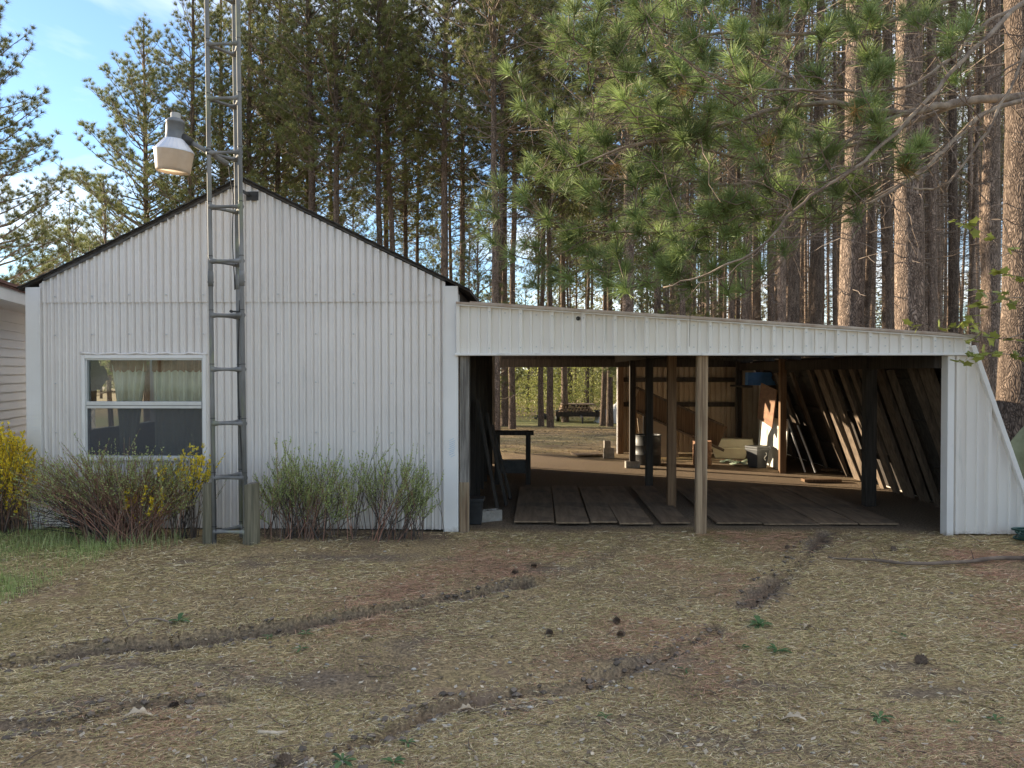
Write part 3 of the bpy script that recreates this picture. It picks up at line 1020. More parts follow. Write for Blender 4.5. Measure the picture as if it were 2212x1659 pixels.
HE = 2.40
mb = MB(); mb.poly([hp(T0, 0.03, 0), hp(T1, 0.03, 0), hp(T1, 5, 0), hp(T0, 5, 0)], (0, 0, HE))
wall = mb.build('wall', 'siding', house)
nb = 20
for k in range(nb):
    z0_, z1_ = 0.18 + k * 0.108, 0.18 + (k + 1) * 0.108
    m_ = MB()
    m_.add([hp(T0, -0.002, z0_), hp(T1, -0.002, z0_), hp(T1, 0.016, z1_), hp(T0, 0.016, z1_), hp(T0, 0.03, z0_), hp(T1, 0.03, z0_)],
           [(0, 1, 2, 3), (0, 4, 5, 1)])
    m_.build('siding_board', 'siding', house)
mb = MB(); mb.poly([hp(T0 - .3, -0.42, HE - 0.02), hp(T1, -0.42, HE - 0.02), hp(T1, 0.02, HE - 0.02), hp(T0 - .3, 0.02, HE - 0.02)], (0, 0, 0.015))
mb.build('soffit', 'siding', house)
mb = MB(); mb.poly([hp(T0 - .3, -0.445, HE - 0.03), hp(T1, -0.445, HE - 0.03), hp(T1, -0.422, HE - 0.03), hp(T0 - .3, -0.422, HE - 0.03)], (0, 0, 0.16))
mb.build('eave_fascia', 'white_paint', house)
mb = MB(); rs = 0.36
mb.poly([hp(T0 - .3, -0.46, HE + 0.13), hp(T0 - .3, 2.6, HE + 0.13 + 3.06 * rs), hp(T0 - .3, 2.6, HE + 0.10 + 3.06 * rs), hp(T0 - .3, -0.46, HE + 0.10)],
        np.array([*(hd * (T1 - T0 + .3)), 0]))
hroof = mb.build('roof', 'red_shingle', house)
for k in range(20):
    u0, u1 = -0.48 + k * 0.15, -0.48 + (k + 1.15) * 0.15
    z0_, z1_ = HE + 0.150 + (u0 + 0.46) * rs, HE + 0.138 + (u1 + 0.46) * rs
    m_ = MB()
    m_.add([hp(T0 - .3, u0, z0_), hp(T1, u0, z0_), hp(T1, u1, z1_), hp(T0 - .3, u1, z1_), hp(T0 - .3, u0, z0_ - 0.014), hp(T1, u0, z0_ - 0.014)],
           [(0, 1, 2, 3), (4, 5, 1, 0)])
    m_.build('shingle', 'red_shingle', hroof)

# ------------------------------------------------------------------ lean-to carport
CX0, CX1 = onY(986, 760, 0)[0], onY(2092, 760, 0)[0]
CZB = (onY(1000, 767, 0)[2] + onY(2040, 766, 0)[2]) / 2
CZL, CZR = onY(990, 655, 0)[2], onY(2092, 727, 0)[2]
JX = onY(2040, 900, 0)[0]                   # right jamb
SB = onY(2238, 1145, 0)[0]                  # foot of the leaning wall
CD = 7.6
FY = -0.05                                  # face of the fascia
carport = thing('lean_to_carport', ((CX0 + CX1) / 2, 0, 0), 'open-fronted lean-to carport with white ribbed metal fascia', 'carport')


def ctop(x): return CZL + (CZR - CZL) * (np.asarray(x, float) - CX0) / (CX1 - CX0)


def rib_x(x0, x1, off=0.0, major=0.312):
    """break points (x, depth) of a ribbed sheet"""
    pts = {x0: 0.0, x1: 0.0}
    k0 = int(math.floor((x0 - off) / major)) - 1
    for k in range(k0, k0 + int((x1 - x0) / major) + 4):
        c_ = off + k * major
        for dx, h in ((-0.028, 0), (-0.015, 0.034), (0.015, 0.034), (0.028, 0)):
            pts[c_ + dx] = h
        for m_ in (major / 3, 2 * major / 3):
            for dx, h in ((-0.016, 0), (-0.009, 0.016), (0.009, 0.016), (0.016, 0)):
                pts[c_ + m_ + dx] = h
    return sorted([(x, h) for x, h in pts.items() if x0 <= x <= x1])


def ribbed(x0, x1, bot, top, y, name, parent, m='ribbed_metal', off=0.0, flip=1):
    rb = rib_x(x0, x1, off)
    V, F = [], []
    for i in range(len(rb) - 1):
        (xa, ha), (xb, hb) = rb[i], rb[i + 1]
        ba, bb, ta, tb = float(bot(xa)), float(bot(xb)), float(top(xa)), float(top(xb))
        if ta - ba < 0.002 and tb - bb < 0.002: continue
        k = len(V)
        V += [(xa, y - flip * ha, ba), (xb, y - flip * hb, bb), (xb, y - flip * hb, tb), (xa, y - flip * ha, ta)]
        F.append((k, k + 1, k + 2, k + 3))
    m_ = MB(); m_.add(V, F)
    return m_.build(name, m, parent)


OFF = onY(1125, 720, 0)[0]
edges = [CX0, OFF + 0.312 * 2 + 0.03, OFF + 0.312 * 5 + 0.03, OFF + 0.312 * 8 + 0.03, OFF + 0.312 * 11 + 0.03, CX1]
for i in range(5):
    ribbed(edges[i], edges[i + 1], lambda x: CZB + 0.012, lambda x: ctop(x) - 0.012, FY - 0.001 * (i % 2), 'fascia_sheet', carport, off=OFF)
mb = MB(); mb.poly([(CX0 + 0.01, FY + 0.006, CZB + 0.02), (CX1 - 0.03, FY + 0.006, CZB + 0.02), (CX1 - 0.03, FY + 0.006, float(ctop(CX1)) - 0.03), (CX0 + 0.01, FY + 0.006, CZL - 0.03)], (0, 0.045, 0))
mb.build('header_beam', 'wood_dark', carport)
mb = MB(); mb.bar((CX0 - 0.012, FY - 0.015, CZB + 0.004), (onY(1511, 766, 0)[0], FY - 0.015, CZB + 0.004), 0.07, 0.024)
mb.build('bottom_trim', 'trim', carport, bevel=0.004)
mb = MB(); mb.bar((onY(1512, 766, 0)[0], FY - 0.016, CZB + 0.003), (CX1 - 0.006, FY - 0.016, CZB + 0.003), 0.07, 0.024)
mb.build('bottom_trim', 'trim', carport, bevel=0.004)
mb = MB(); mb.bar((CX0 + 0.005, FY - 0.02, CZL - 0.004), (CX1, FY - 0.02, float(ctop(CX1)) - 0.004), 0.08, 0.022)
mb.build('drip_edge', 'drip', carport, bevel=0.003)
mb = MB(); mb.bar((CX0 + 0.005, FY - 0.028, CZL - 0.022), (CX1 - 0.01, FY - 0.028, float(ctop(CX1)) - 0.022), 0.04, 0.012)
mb.build('top_flashing', 'trim', carport)
sc_ = MB()
for k in range(-1, 15):
    for dx in (0.0, 0.156):
        x = OFF + k * 0.312 + dx
        if x < CX0 + 0.05 or x > CX1 - 0.05: continue
        for zz in (CZB + 0.075 + RNG.uniform(-.01, .01), float(ctop(x)) - 0.07):
            yy = FY - (0.035 if dx == 0 else 0.003)
            sc_.box(x - 0.006, x + 0.006, yy - 0.006, yy, zz - 0.006, zz + 0.006)
q = onY(1249, 688, FY)
so = sc_.build('screws', 'alu', carport); so['kind'] = 'stuff'
mb = MB()
for a in range(8):
    t0, t1 = a * 0.785, (a + 1) * 0.785
    mb.bar((q[0] + 0.016 * math.cos(t0), FY - 0.006, q[2] + 0.016 * math.sin(t0)), (q[0] + 0.016 * math.cos(t1), FY - 0.006, q[2] + 0.016 * math.sin(t1)), 0.012, 0.010, up=(0, 1, 0))
mb.box(q[0] - 0.005, q[0] + 0.006, FY - 0.014, FY - 0.002, q[2] - 0.016, q[2] + 0.01)
mb.build('grommet', 'dark_metal', carport)
# right end: jamb, ribbed end wall cut by the slant, slant trim
STX = onY(2096, 745, 0)[0]
def slant_x(z): return STX + (SB - STX) * (CZB + 0.09 - z) / (CZB + 0.09)
def slant_z(x): return (CZB + 0.09) * (1 - (np.asarray(x, float) - STX) / (SB - STX))
mb = MB(); mb.box(JX - 0.004, JX + 0.062, -0.068, 0.06, -0.01, CZB - 0.010)
mb.build('jamb_trim', 'trim', carport, bevel=0.005)
ribbed(JX + 0.063, SB - 0.02, lambda x: 0.015, lambda x: min(CZB - 0.012, float(slant_z(x)) - 0.006), -0.028, 'end_wall_sheet', carport, off=JX + 0.10)
mb = MB(); mb.poly([(JX + 0.06, -0.02, 0.02), (SB - 0.05, -0.02, 0.02), (STX - 0.02, -0.02, CZB), (JX + 0.06, -0.02, CZB)], (0, 0.05, 0))
mb.build('end_wall_frame', 'wood_dark', carport)
mb = MB(); mb.bar((STX - 0.012, -0.055, CZB + 0.085), (SB, -0.055, 0.0), 0.045, 0.06, up=(0, 1, 0))
mb.build('slant_trim', 'trim', carport, bevel=0.005)
# roof deck, rafters, purlins
mb = MB(); mb.poly([(CX0 + 0.14, FY - 0.012, CZL + 0.002), (CX1 + 0.02, FY - 0.012, float(ctop(CX1)) + 0.004), (CX1 + 0.02, FY - 0.012, float(ctop(CX1)) + 0.016), (CX0 + 0.14, FY - 0.012, CZL + 0.014)], (0, CD + 0.2, 0))
mb.build('roof_sheet', 'drip', carport)
for k in range(6):
    yy = 0.55 + k * 1.33
    mb = MB()
    x0, x1 = BX1 + 0.09, CX1 - 0.08
    mb.poly([(x0, yy, float(ctop(x0)) - 0.04), (x1, yy, float(ctop(x1)) - 0.04), (x1, yy, float(ctop(x1)) - 0.16), (x0, yy, float(ctop(x0)) - 0.18)], (0, 0.045, 0))
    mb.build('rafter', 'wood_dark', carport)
for xr in (1.62, 4.02):
    mb = MB(); zz = float(ctop(xr)) - 0.19
    mb.box(xr - 0.04, xr + 0.04, 0.05, CD - 0.05, zz - 0.14, zz)
    mb.build('roof_beam', 'wood_dark', carport)
mb = MB(); mb.box(BX1 + 0.08, STX - 0.05, CD - 0.02, CD + 0.05, onY(1200, 793, CD)[2], onY(1200, 793, CD)[2] + 0.16)
mb.build('rear_header', 'wood_dark', carport)
zh = onY(1200, 793, CD)[2]
mb = MB(); mb.poly([(BX1 + 0.08, CD + 0.05, zh + 0.1), (STX, CD + 0.05, zh + 0.1), (STX, CD + 0.05, float(ctop(STX))), (BX1 + 0.08, CD + 0.05, float(ctop(BX1 + 0.08)))], (0, 0.03, 0))
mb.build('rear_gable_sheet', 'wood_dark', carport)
# posts
def post(x, Y, w, m, ztop, lean=0.0, zbot=0.0):
    m_ = MB(); m_.bar((x, Y, zbot), (x + lean, Y, ztop), w, w, up=(0, 1, 0))
    return m_.build('post', m, carport, bevel=0.006)
p0, p1 = on_ground(1508.5, 1146), onY(1517.5, 770, 0.0)
post(p0[0], 0.02, 0.104, 'post_wood', CZB + 0.02, lean=p1[0] - p0[0] + 0.0, zbot=-0.02)
post(1.62, 1.42, 0.10, 'wood_brown', 2.1)
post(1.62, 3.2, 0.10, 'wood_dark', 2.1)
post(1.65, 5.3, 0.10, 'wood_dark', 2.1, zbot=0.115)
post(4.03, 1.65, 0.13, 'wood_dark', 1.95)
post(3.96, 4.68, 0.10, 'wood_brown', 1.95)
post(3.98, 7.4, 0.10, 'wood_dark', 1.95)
mb = MB(); jx = onY(1003, 900, 0)[0]
mb.bar((jx, 0.03, -0.01), (jx + 0.005, 0.03, CZB + 0.02), 0.092, 0.09, up=(0, 1, 0))
mb.build('post', 'wood_grey', carport, bevel=0.006)
mb = MB(); mb.box(jx - 0.048, jx + 0.050, -0.022, -0.016, 0.0, 0.50)
mb.build('post_patch', 'post_wood', carport)
# rear wall right of the opening: posts, girts, sheets
RX0 = onY(1335, 900, CD)[0]
for i in range(3):
    a, b = RX0 + 0.05 + i * 0.8, RX0 + 0.05 + (i + 1) * 0.8
    b = min(b, 4.0) if i < 2 else 4.75
    ribbed(a, b, lambda x: 0.02, lambda x: zh + 0.1, CD + 0.04, 'rear_sheet', carport, m='tan_panel', off=0.05, flip=-1)
mb = MB(); mb.box(RX0, RX0 + 0.10, CD - 0.08, CD + 0.02, 0, zh)
mb.build('door_post', 'wood_brown', carport)
mb = MB(); mb.box(RX0 - 0.02, RX0 - 0.003, CD - 0.06, CD + 0.06, 0, zh)
mb.build('door_trim', 'trim', carport)
for zz in (1.47, 0.98):
    mb = MB(); mb.box(RX0 + 0.1, 3.95, CD - 0.03, CD + 0.012, zz - 0.045, zz + 0.045)
    mb.build('girt', 'wood_dark', carport)
# leaning side wall: studs, girts, outer skin
for k in range(17):
    yy = 0.35 + k * 0.40
    zt_ = CZB - 0.02 + RNG.uniform(-0.05, 0.02)
    xo = RNG.uniform(-0.02, 0.02)
    if 4.6 < yy < 6.4 and k % 2: continue
    m_ = MB()
    jy = RNG.uniform(-0.07, 0.07)
    m_.bar((slant_x(0) - 0.10 + xo, yy + jy, 0.0), (slant_x(zt_) - 0.10 + xo * 0.5, yy + jy + RNG.uniform(-0.06, 0.06), zt_ - RNG.uniform(0, 0.12)), RNG.uniform(0.09, 0.26), 0.045, up=(1, 0, 0.4))
    m_.build('side_stud', 'stud_wood', carport)
for zz in (0.45, 1.0, 1.5):
    m_ = MB(); m_.bar((slant_x(zz) - 0.03, 0.1, zz), (slant_x(zz) - 0.03, CD, zz), 0.09, 0.035, up=(0.9, 0, 0.45))
    m_.build('side_girt', 'wood_dark', carport)
m_ = MB()
m_.poly([(SB - 0.002, 0.0, 0.0), (STX - 0.002, 0.0, CZB + 0.07), (STX + 0.008, 0.0, CZB + 0.07), (SB + 0.008, 0.0, 0.0)], (0, CD, 0))
m_.build('side_skin', 'ribbed_metal', carport)
m_ = MB()
m_.poly([(SB - 0.016, 0.04, 0.02), (STX - 0.016, 0.04, CZB + 0.05), (STX - 0.006, 0.04, CZB + 0.05), (SB - 0.006, 0.04, 0.02)], (0, CD - 0.06, 0))
m_.build('side_sheathing', 'wood_dark', carport)

# ------------------------------------------------------------------ floor boards in the carport
fb = [1108, 1199, 1275, 1336, 1412]
fb2 = [1420, 1500, None, 1540, 1645, 1765, 1851, 1937]
WORDS = ['first', 'second', 'third', 'fourth', 'fifth', 'sixth', 'seventh', 'eighth', 'ninth']
Yf, Yb = onZ(1300, 1135)[1], onZ(1300, 1057)[1]


def floor_board(xa, xb, n, where):
    gap = 0.004 + 0.009 * RNG.random()
    a, b = onZ(xa, 1135)[0] + gap, onZ(xb, 1135)[0] - gap
    m_ = MB()
    dy0, dy1 = RNG.uniform(-0.03, 0.03), RNG.uniform(-0.08, 0.08)
    sk = RNG.uniform(-0.02, 0.02)
    h = 0.012 + 0.01 * RNG.random()
    m_.poly([(a, Yf + dy0, h), (b, Yf + dy0 + 0.01, h), (b + sk, Yb + dy1, h + 0.006), (a + sk, Yb + dy1, h + 0.006)], (0, 0, 0.016))
    o = m_.build('floor_board', 'plywood', None, bevel=0.002)
    tag(o, where, 'board', 'boards laid on the carport floor')


for i in range(4):
    floor_board(fb[i], fb[i + 1], i, f'{WORDS[i]} dirty floor board counted from the shed side under the carport')
for i, (a, b) in enumerate([(1425, 1492), (1545, 1645), (1645, 1765), (1765, 1851), (1851, 1937)]):
    floor_board(a, b, i, ['narrow dirty floor board lying just left of the front centre post',
                          'dirty floor board starting just right of the front centre post',
                          'widest dirty floor board right of the front centre post',
                          'dirty floor board second from the leaning carport wall',
                          'dirty floor board nearest the leaning carport wall'][i])

# ------------------------------------------------------------------ antenna tower
TB = on_ground(495, 1172)
TS = 0.297
a0 = R(28)
def rot2(x, y): return np.array([x * math.cos(a0) - y * math.sin(a0), x * math.sin(a0) + y * math.cos(a0)])
legs_xy = [rot2(-0.866 * TS * 0.5, TS * 0.02), rot2(0.866 * TS * 0.5, -TS * 0.5), rot2(0.866 * TS * 0.5, TS * 0.5)]
LEAN = np.array([-0.014, 0.012])            # sideways per metre
tower = thing('antenna_tower', (TB[0], TB[1], 0), 'tall three-legged galvanised antenna tower in front of the shed', 'tower')


def tp(k, z):
    q = TB[:2] + legs_xy[k] + LEAN * z
    return np.array([q[0], q[1], z])


TH = 7.6
for k in range(3):
    m_ = MB(); m_.tube([tp(k, z) for z in (-0.1, 2.0, 4.0, TH)], 0.0205, 12)
    m_.build('leg', 'galv', tower, smooth=True)
    for zz in (2.50,):
        m_ = MB(); m_.tube([tp(k, zz - 0.09), tp(k, zz - 0.03), tp(k, zz), tp(k, zz + 0.05)], [0.025, 0.025, 0.026, 0.023], 12)
        m_.tube([tp(k, zz - 0.05) + np.array([-0.03, -0.0, 0]), tp(k, zz - 0.05) + np.array([0.03, 0, 0])], 0.006, 6)
        m_.build('joint_sleeve', 'galv', tower, smooth=True)
rz = []
zlev = onY(495, 1146, TB[1])[2]
while zlev < TH - 0.1:
    rz.append(zlev); zlev += 0.505
for z in rz:
    for a, b in ((0, 1), (0, 2), (1, 2)):
        A, B = tp(a, z), tp(b, z)
        m_ = MB()
        ts = np.array([0.0, 0.09, 0.2, 0.4, 0.6, 0.8, 0.91, 1.0])
        pts = [A + (B - A) * t for t in ts]
        m_.tube(pts, [0.030, 0.024, 0.018, 0.015, 0.015, 0.018, 0.024, 0.030], 8)
        m_.build('rung', 'galv', tower, smooth=True)
    for k in range(3):
        m_ = MB(); m_.tube([tp(k, z + 0.045), tp(k, z + 0.052)], 0.0222, 10)
        m_.build('weld_ring', 'dark_metal', tower)
pk = tp(2, 0)
m_ = MB(); zz = onY(520, 424, 0)[2]
q = tp(2, zz)
m_.box(q[0] - 0.035, q[0] + 0.09, -0.035, -0.022, zz - 0.05, zz + 0.04)
m_.box(q[0] - 0.01, q[0] + 0.012, q[1] - 0.02, -0.03, zz - 0.012, zz + 0.012)
m_.build('wall_bracket', 'dark_metal', tower)
m_ = MB(); q = tp(2, onY(508, 669, TB[1])[2])
m_.bar((q[0] - 0.055, q[1] - 0.02, q[2]), (q[0] + 0.02, q[1] - 0.02, q[2] - 0.004), 0.02, 0.016)
m_.tube([(q[0] - 0.06, q[1] - 0.035, q[2]), (q[0] - 0.06, q[1] - 0.005, q[2])], 0.014, 8)
m_.build('cable_clip', 'dark_metal', tower)
pts = [tp(2, z) + np.array([0.014 + 0.016 * math.sin(z * 3.1), -0.025, 0]) for z in np.linspace(0.15, 2.3, 26)]
m_ = MB(); m_.tube(pts, 0.0045, 6); m_.build('cable', 'rubber', tower, smooth=True)
pts = [tp(0, z) + np.array([0.018 + 0.01 * math.sin(z * 5), -0.02, 0]) for z in np.linspace(0.05, 0.75, 12)]
m_ = MB(); m_.tube(pts, 0.004, 6); m_.build('cable', 'rubber', tower, smooth=True)

# ------------------------------------------------------------------ yard light on the tower
LY = TB[1] - 0.06
LC = onY(376, 326, LY)                      # rim centre
light = thing('yard_light', LC, 'grey dusk-to-dawn yard light with beige lens on the tower', 'lamp')
TL = Matrix.Rotation(R(4.5), 3, 'Y') @ Matrix.Rotation(R(3), 3, 'X')
cx, cy, cz = LC
def lat(prof, name, m, n=28, smooth=True, parent=light):
    m_ = MB(); m_.lathe([(r, cz + z) for r, z in prof], cx, cy, n, TL, LC)
    return m_.build(name, m, parent, smooth=smooth)
lat([(0.0, 0.345), (0.040, 0.345), (0.043, 0.34), (0.043, 0.30), (0.05, 0.292)], 'photocell_cap', 'lamp_cap')
lat([(0.045, 0.298), (0.065, 0.288), (0.082, 0.270), (0.0845, 0.265), (0.0845, 0.255), (0.080, 0.252), (0.080, 0.11), (0.084, 0.106), (0.084, 0.09)], 'housing', 'lamp_grey')
m_ = MB(); n = 48
prof = [(0.084, 0.108), (0.092, 0.098), (0.168, 0.006), (0.178, 0.0), (0.178, -0.01)]
V = []
for i, (r, z) in enumerate(prof):
    for j in range(n):
        rr = r + (0.0035 if (j % 2 and 0 < i < 3) else 0)
        a = 2 * math.pi * j / n
        V.append(tuple(TL @ Vector((rr * math.cos(a), rr * math.sin(a), z)) + Vector(LC)))
m_.add(V, [(i * n + j, i * n + (j + 1) % n, (i + 1) * n + (j + 1) % n, (i + 1) * n + j) for i in range(len(prof) - 1) for j in range(n)])
m_.build('reflector_skirt', 'lamp_skirt', light)
lat([(0.173, -0.006), (0.172, -0.02), (0.152, -0.175), (0.148, -0.19), (0.142, -0.196), (0.135, -0.192), (0.14, -0.17)], 'lens', 'lamp_lens', 36)
lat([(0.03, 0.02), (0.04, -0.02), (0.04, -0.10), (0.022, -0.135), (0.0, -0.14)], 'bulb', 'white_paint', 14)
A = np.array([cx + 0.08, cy + 0.01, cz + 0.125])
B = tp(0, 0); zB = onY(456, 330, TB[1])[2]
B = tp(0, zB) + np.array([0.0, 0.035, 0.0])
E = B + (B - A) / np.linalg.norm(B - A) * 0.18
m_ = MB(); m_.tube([A + (B - A) * 0.3, B, E], [0.022, 0.022, 0.022], 10); m_.build('arm', 'galv', light, smooth=True)
m_ = MB(); m_.tube([A - np.array([0.01, 0, 0.0]), A + (B - A) * 0.18, A + (B - A) * 0.34], [0.045, 0.040, 0.030], 12); m_.build('arm_socket', 'dark_metal', light, smooth=True)
pts = [E + np.array([0.0, 0.0, -0.01]), E + np.array([0.02, -0.02, -0.12])] + [tp(2, z) + np.array([-0.03 + 0.008 * math.sin(z * 6), -0.02, 0]) for z in np.linspace(zB - 0.35, 2.4, 12)]
m_ = MB(); m_.tube(pts, 0.005, 6); m_.build('cable', 'rubber', light, smooth=True)
m_ = MB(); q = tp(0, zB); m_.tube([q + np.array([0, 0, -0.022]), q + np.array([0, 0, 0.022])], 0.026, 12); m_.build('clamp', 'dark_metal', light)
m_ = MB(); q = np.array([cx + 0.088, cy - 0.03, cz + 0.07])
m_.tube([q + 0.016 * np.array([math.cos(t), 0, math.sin(t)]) for t in np.linspace(0, 6.0, 12)], 0.0025, 5); m_.build('latch_wire', 'alu', light)

# ------------------------------------------------------------------ round wooden posts at the tower's foot
def round_post(px, w_px, top_px, base_px, label):
    b = on_ground(px, base_px)
    s_ = 1661.0 / (b[1] + 7.73)
    r_ = w_px / s_ / 2
    h = 1.6 - (top_px - 806) / s_
    n = 18
    V = []
    prof = [(-0.08, 1.0), (0.05, 1.02), (h * 0.5, 0.99), (h - 0.02, 0.97), (h, 0.92)]
    rr = [1 + 0.035 * RNG.uniform(-1, 1) for _ in range(n)]
    for z, k in prof:
        for j in range(n):
            a = 2 * math.pi * j / n
            V.append((b[0] + r_ * k * rr[j] * math.cos(a), b[1] + r_ * k * rr[j] * math.sin(a), z + (0.012 * math.cos(a) if z == h else 0)))
    t_ = thing('wooden_post', (b[0], b[1], 0), label, 'post', 'round posts at the tower foot')
    m_ = MB()
    m_.add(V, [(i * n + j, i * n + (j + 1) % n, (i + 1) * n + (j + 1) % n, (i + 1) * n + j) for i in range(len(prof) - 1) for j in range(n)])
    m_.build('shaft', 'wood_green', t_, smooth=True)
    m_ = MB(); m_.add([V[4 * n + j] for j in range(n)] + [(b[0], b[1], h + 0.002)], [(j, (j + 1) % n, n) for j in range(n)])
    m_.build('top_face', 'wood_grey', t_)


round_post(450.5, 25, 1047, 1174, 'slim weathered round post left of the tower foot')
round_post(543, 36, 1047, 1174, 'thick mossy round post right of the tower foot')


# ------------------------------------------------------------------ plants: shared builders
def norm(v):
    return v / (np.linalg.norm(v, axis=-1, keepdims=True) + 1e-12)


def perp(d, rng):
    r = rng.normal(size=d.shape)
    r = r - d * np.sum(r * d, -1, keepdims=True)
    return norm(r)


def tufts(C, A, L, n, w, rng, base_col, tip_col, spread=(0.35, 1.5), seg=1, back=0.35, droop=0.0, vary=0.25):
    """brushes of needles: C centres (k,3), A axes, L lengths (k,). returns V,F3,col"""
    k = len(C)
    Cn = np.repeat(C, n, 0); An = norm(np.repeat(A, n, 0)); Ln = np.repeat(L, n) * rng.uniform(0.7, 1.1, k * n)
    th = rng.uniform(spread[0], spread[1], k * n)
    d = An * np.cos(th)[:, None] + perp(An, rng) * np.sin(th)[:, None]
    base = Cn - An * (rng.random(k * n) * back * Ln)[:, None]
    side = perp(d, rng) * (w / 2)
    tint = np.repeat(rng.uniform(1 - vary, 1 + vary, (k, 1)), n, 0) * rng.uniform(0.8, 1.2, (k * n, 1))
    mixv = rng.random((k * n, 1)) * 0.6
    c0 = np.asarray(base_col) * tint; c1 = (np.asarray(base_col) * (1 - mixv) + np.asarray(tip_col) * mixv) * tint
    m = k * n
    if seg == 1:
        tip = base + d * Ln[:, None]
        V = np.stack([base - side, base + side, tip], 1).reshape(-1, 3)
        F = np.arange(3 * m).reshape(m, 3)
        Cc = np.stack([c0, c0, c1], 1).reshape(-1, 3)
        return V, F, Cc
    sag = np.zeros((m, 3)); sag[:, 2] = -droop * Ln
    mid = base + d * (Ln * 0.55)[:, None] + sag * 0.3
    tip = base + d * Ln[:, None] + sag
    V = np.stack([base - side * 0.7, base + side * 0.7, mid + side, mid - side, tip], 1).reshape(-1, 3)
    o = (np.arange(m) * 5)[:, None]
    F = np.concatenate([o + np.array([[0, 1, 2]]), o + np.array([[0, 2, 3]]), o + np.array([[3, 2, 4]])])
    Cc = np.stack([c0, c0, c0, c0, c1], 1).reshape(-1, 3)
    return V, F, Cc


class TubeSet:
    """many thin tubes as one mesh, with optional colour"""
    def __init__(s, n=3):
        s.n = n; s.V = []; s.F = []; s.k = 0; s.C = []

    def add(s, pts, r0, r1, c=(0.1, 0.08, 0.06)):
        pts = np.asarray(pts, float)
        m = len(pts)
        t = np.gradient(pts, axis=0); t = norm(t)
        ref = np.array([0.31, 0.2, 0.93])
        sd = norm(np.cross(t, ref)); u = np.cross(t, sd)
        rad = np.linspace(r0, r1, m)[:, None]
        ang = np.arange(s.n) * 2 * math.pi / s.n
        ring = np.stack([pts + rad * (math.cos(a) * sd + math.sin(a) * u) for a in ang], 1).reshape(-1, 3)
        i = np.arange(m - 1)[:, None] * s.n; j = np.arange(s.n)[None, :]
        q = np.stack([i + j, i + (j + 1) % s.n, i + s.n + (j + 1) % s.n, i + s.n + j], -1).reshape(-1, 4)
        s.V.append(ring); s.F.append(q + s.k); s.k += len(ring)
        s.C.append(np.tile(np.asarray(c, float), (len(ring), 1)))

    def mesh(s, name, colour=False, smooth=True):
        return mesh_arrays(name, np.concatenate(s.V), [np.concatenate(s.F)], np.concatenate(s.C) if colour else None, smooth)


def curve(a, d, L, n=4, lift=0.0, wob=0.0, rng=RNG):
    """polyline from a along d of length L, bending up by lift"""
    t = np.linspace(0, 1, n)[:, None]
    p = a + d * L * t
    p[:, 2] += lift * L * (t[:, 0] ** 2)
    if wob:
        w_ = rng.normal(size=(n, 3)) * wob * L; w_[0] = 0
        p = p + np.cumsum(w_, 0) * 0.5
    return p


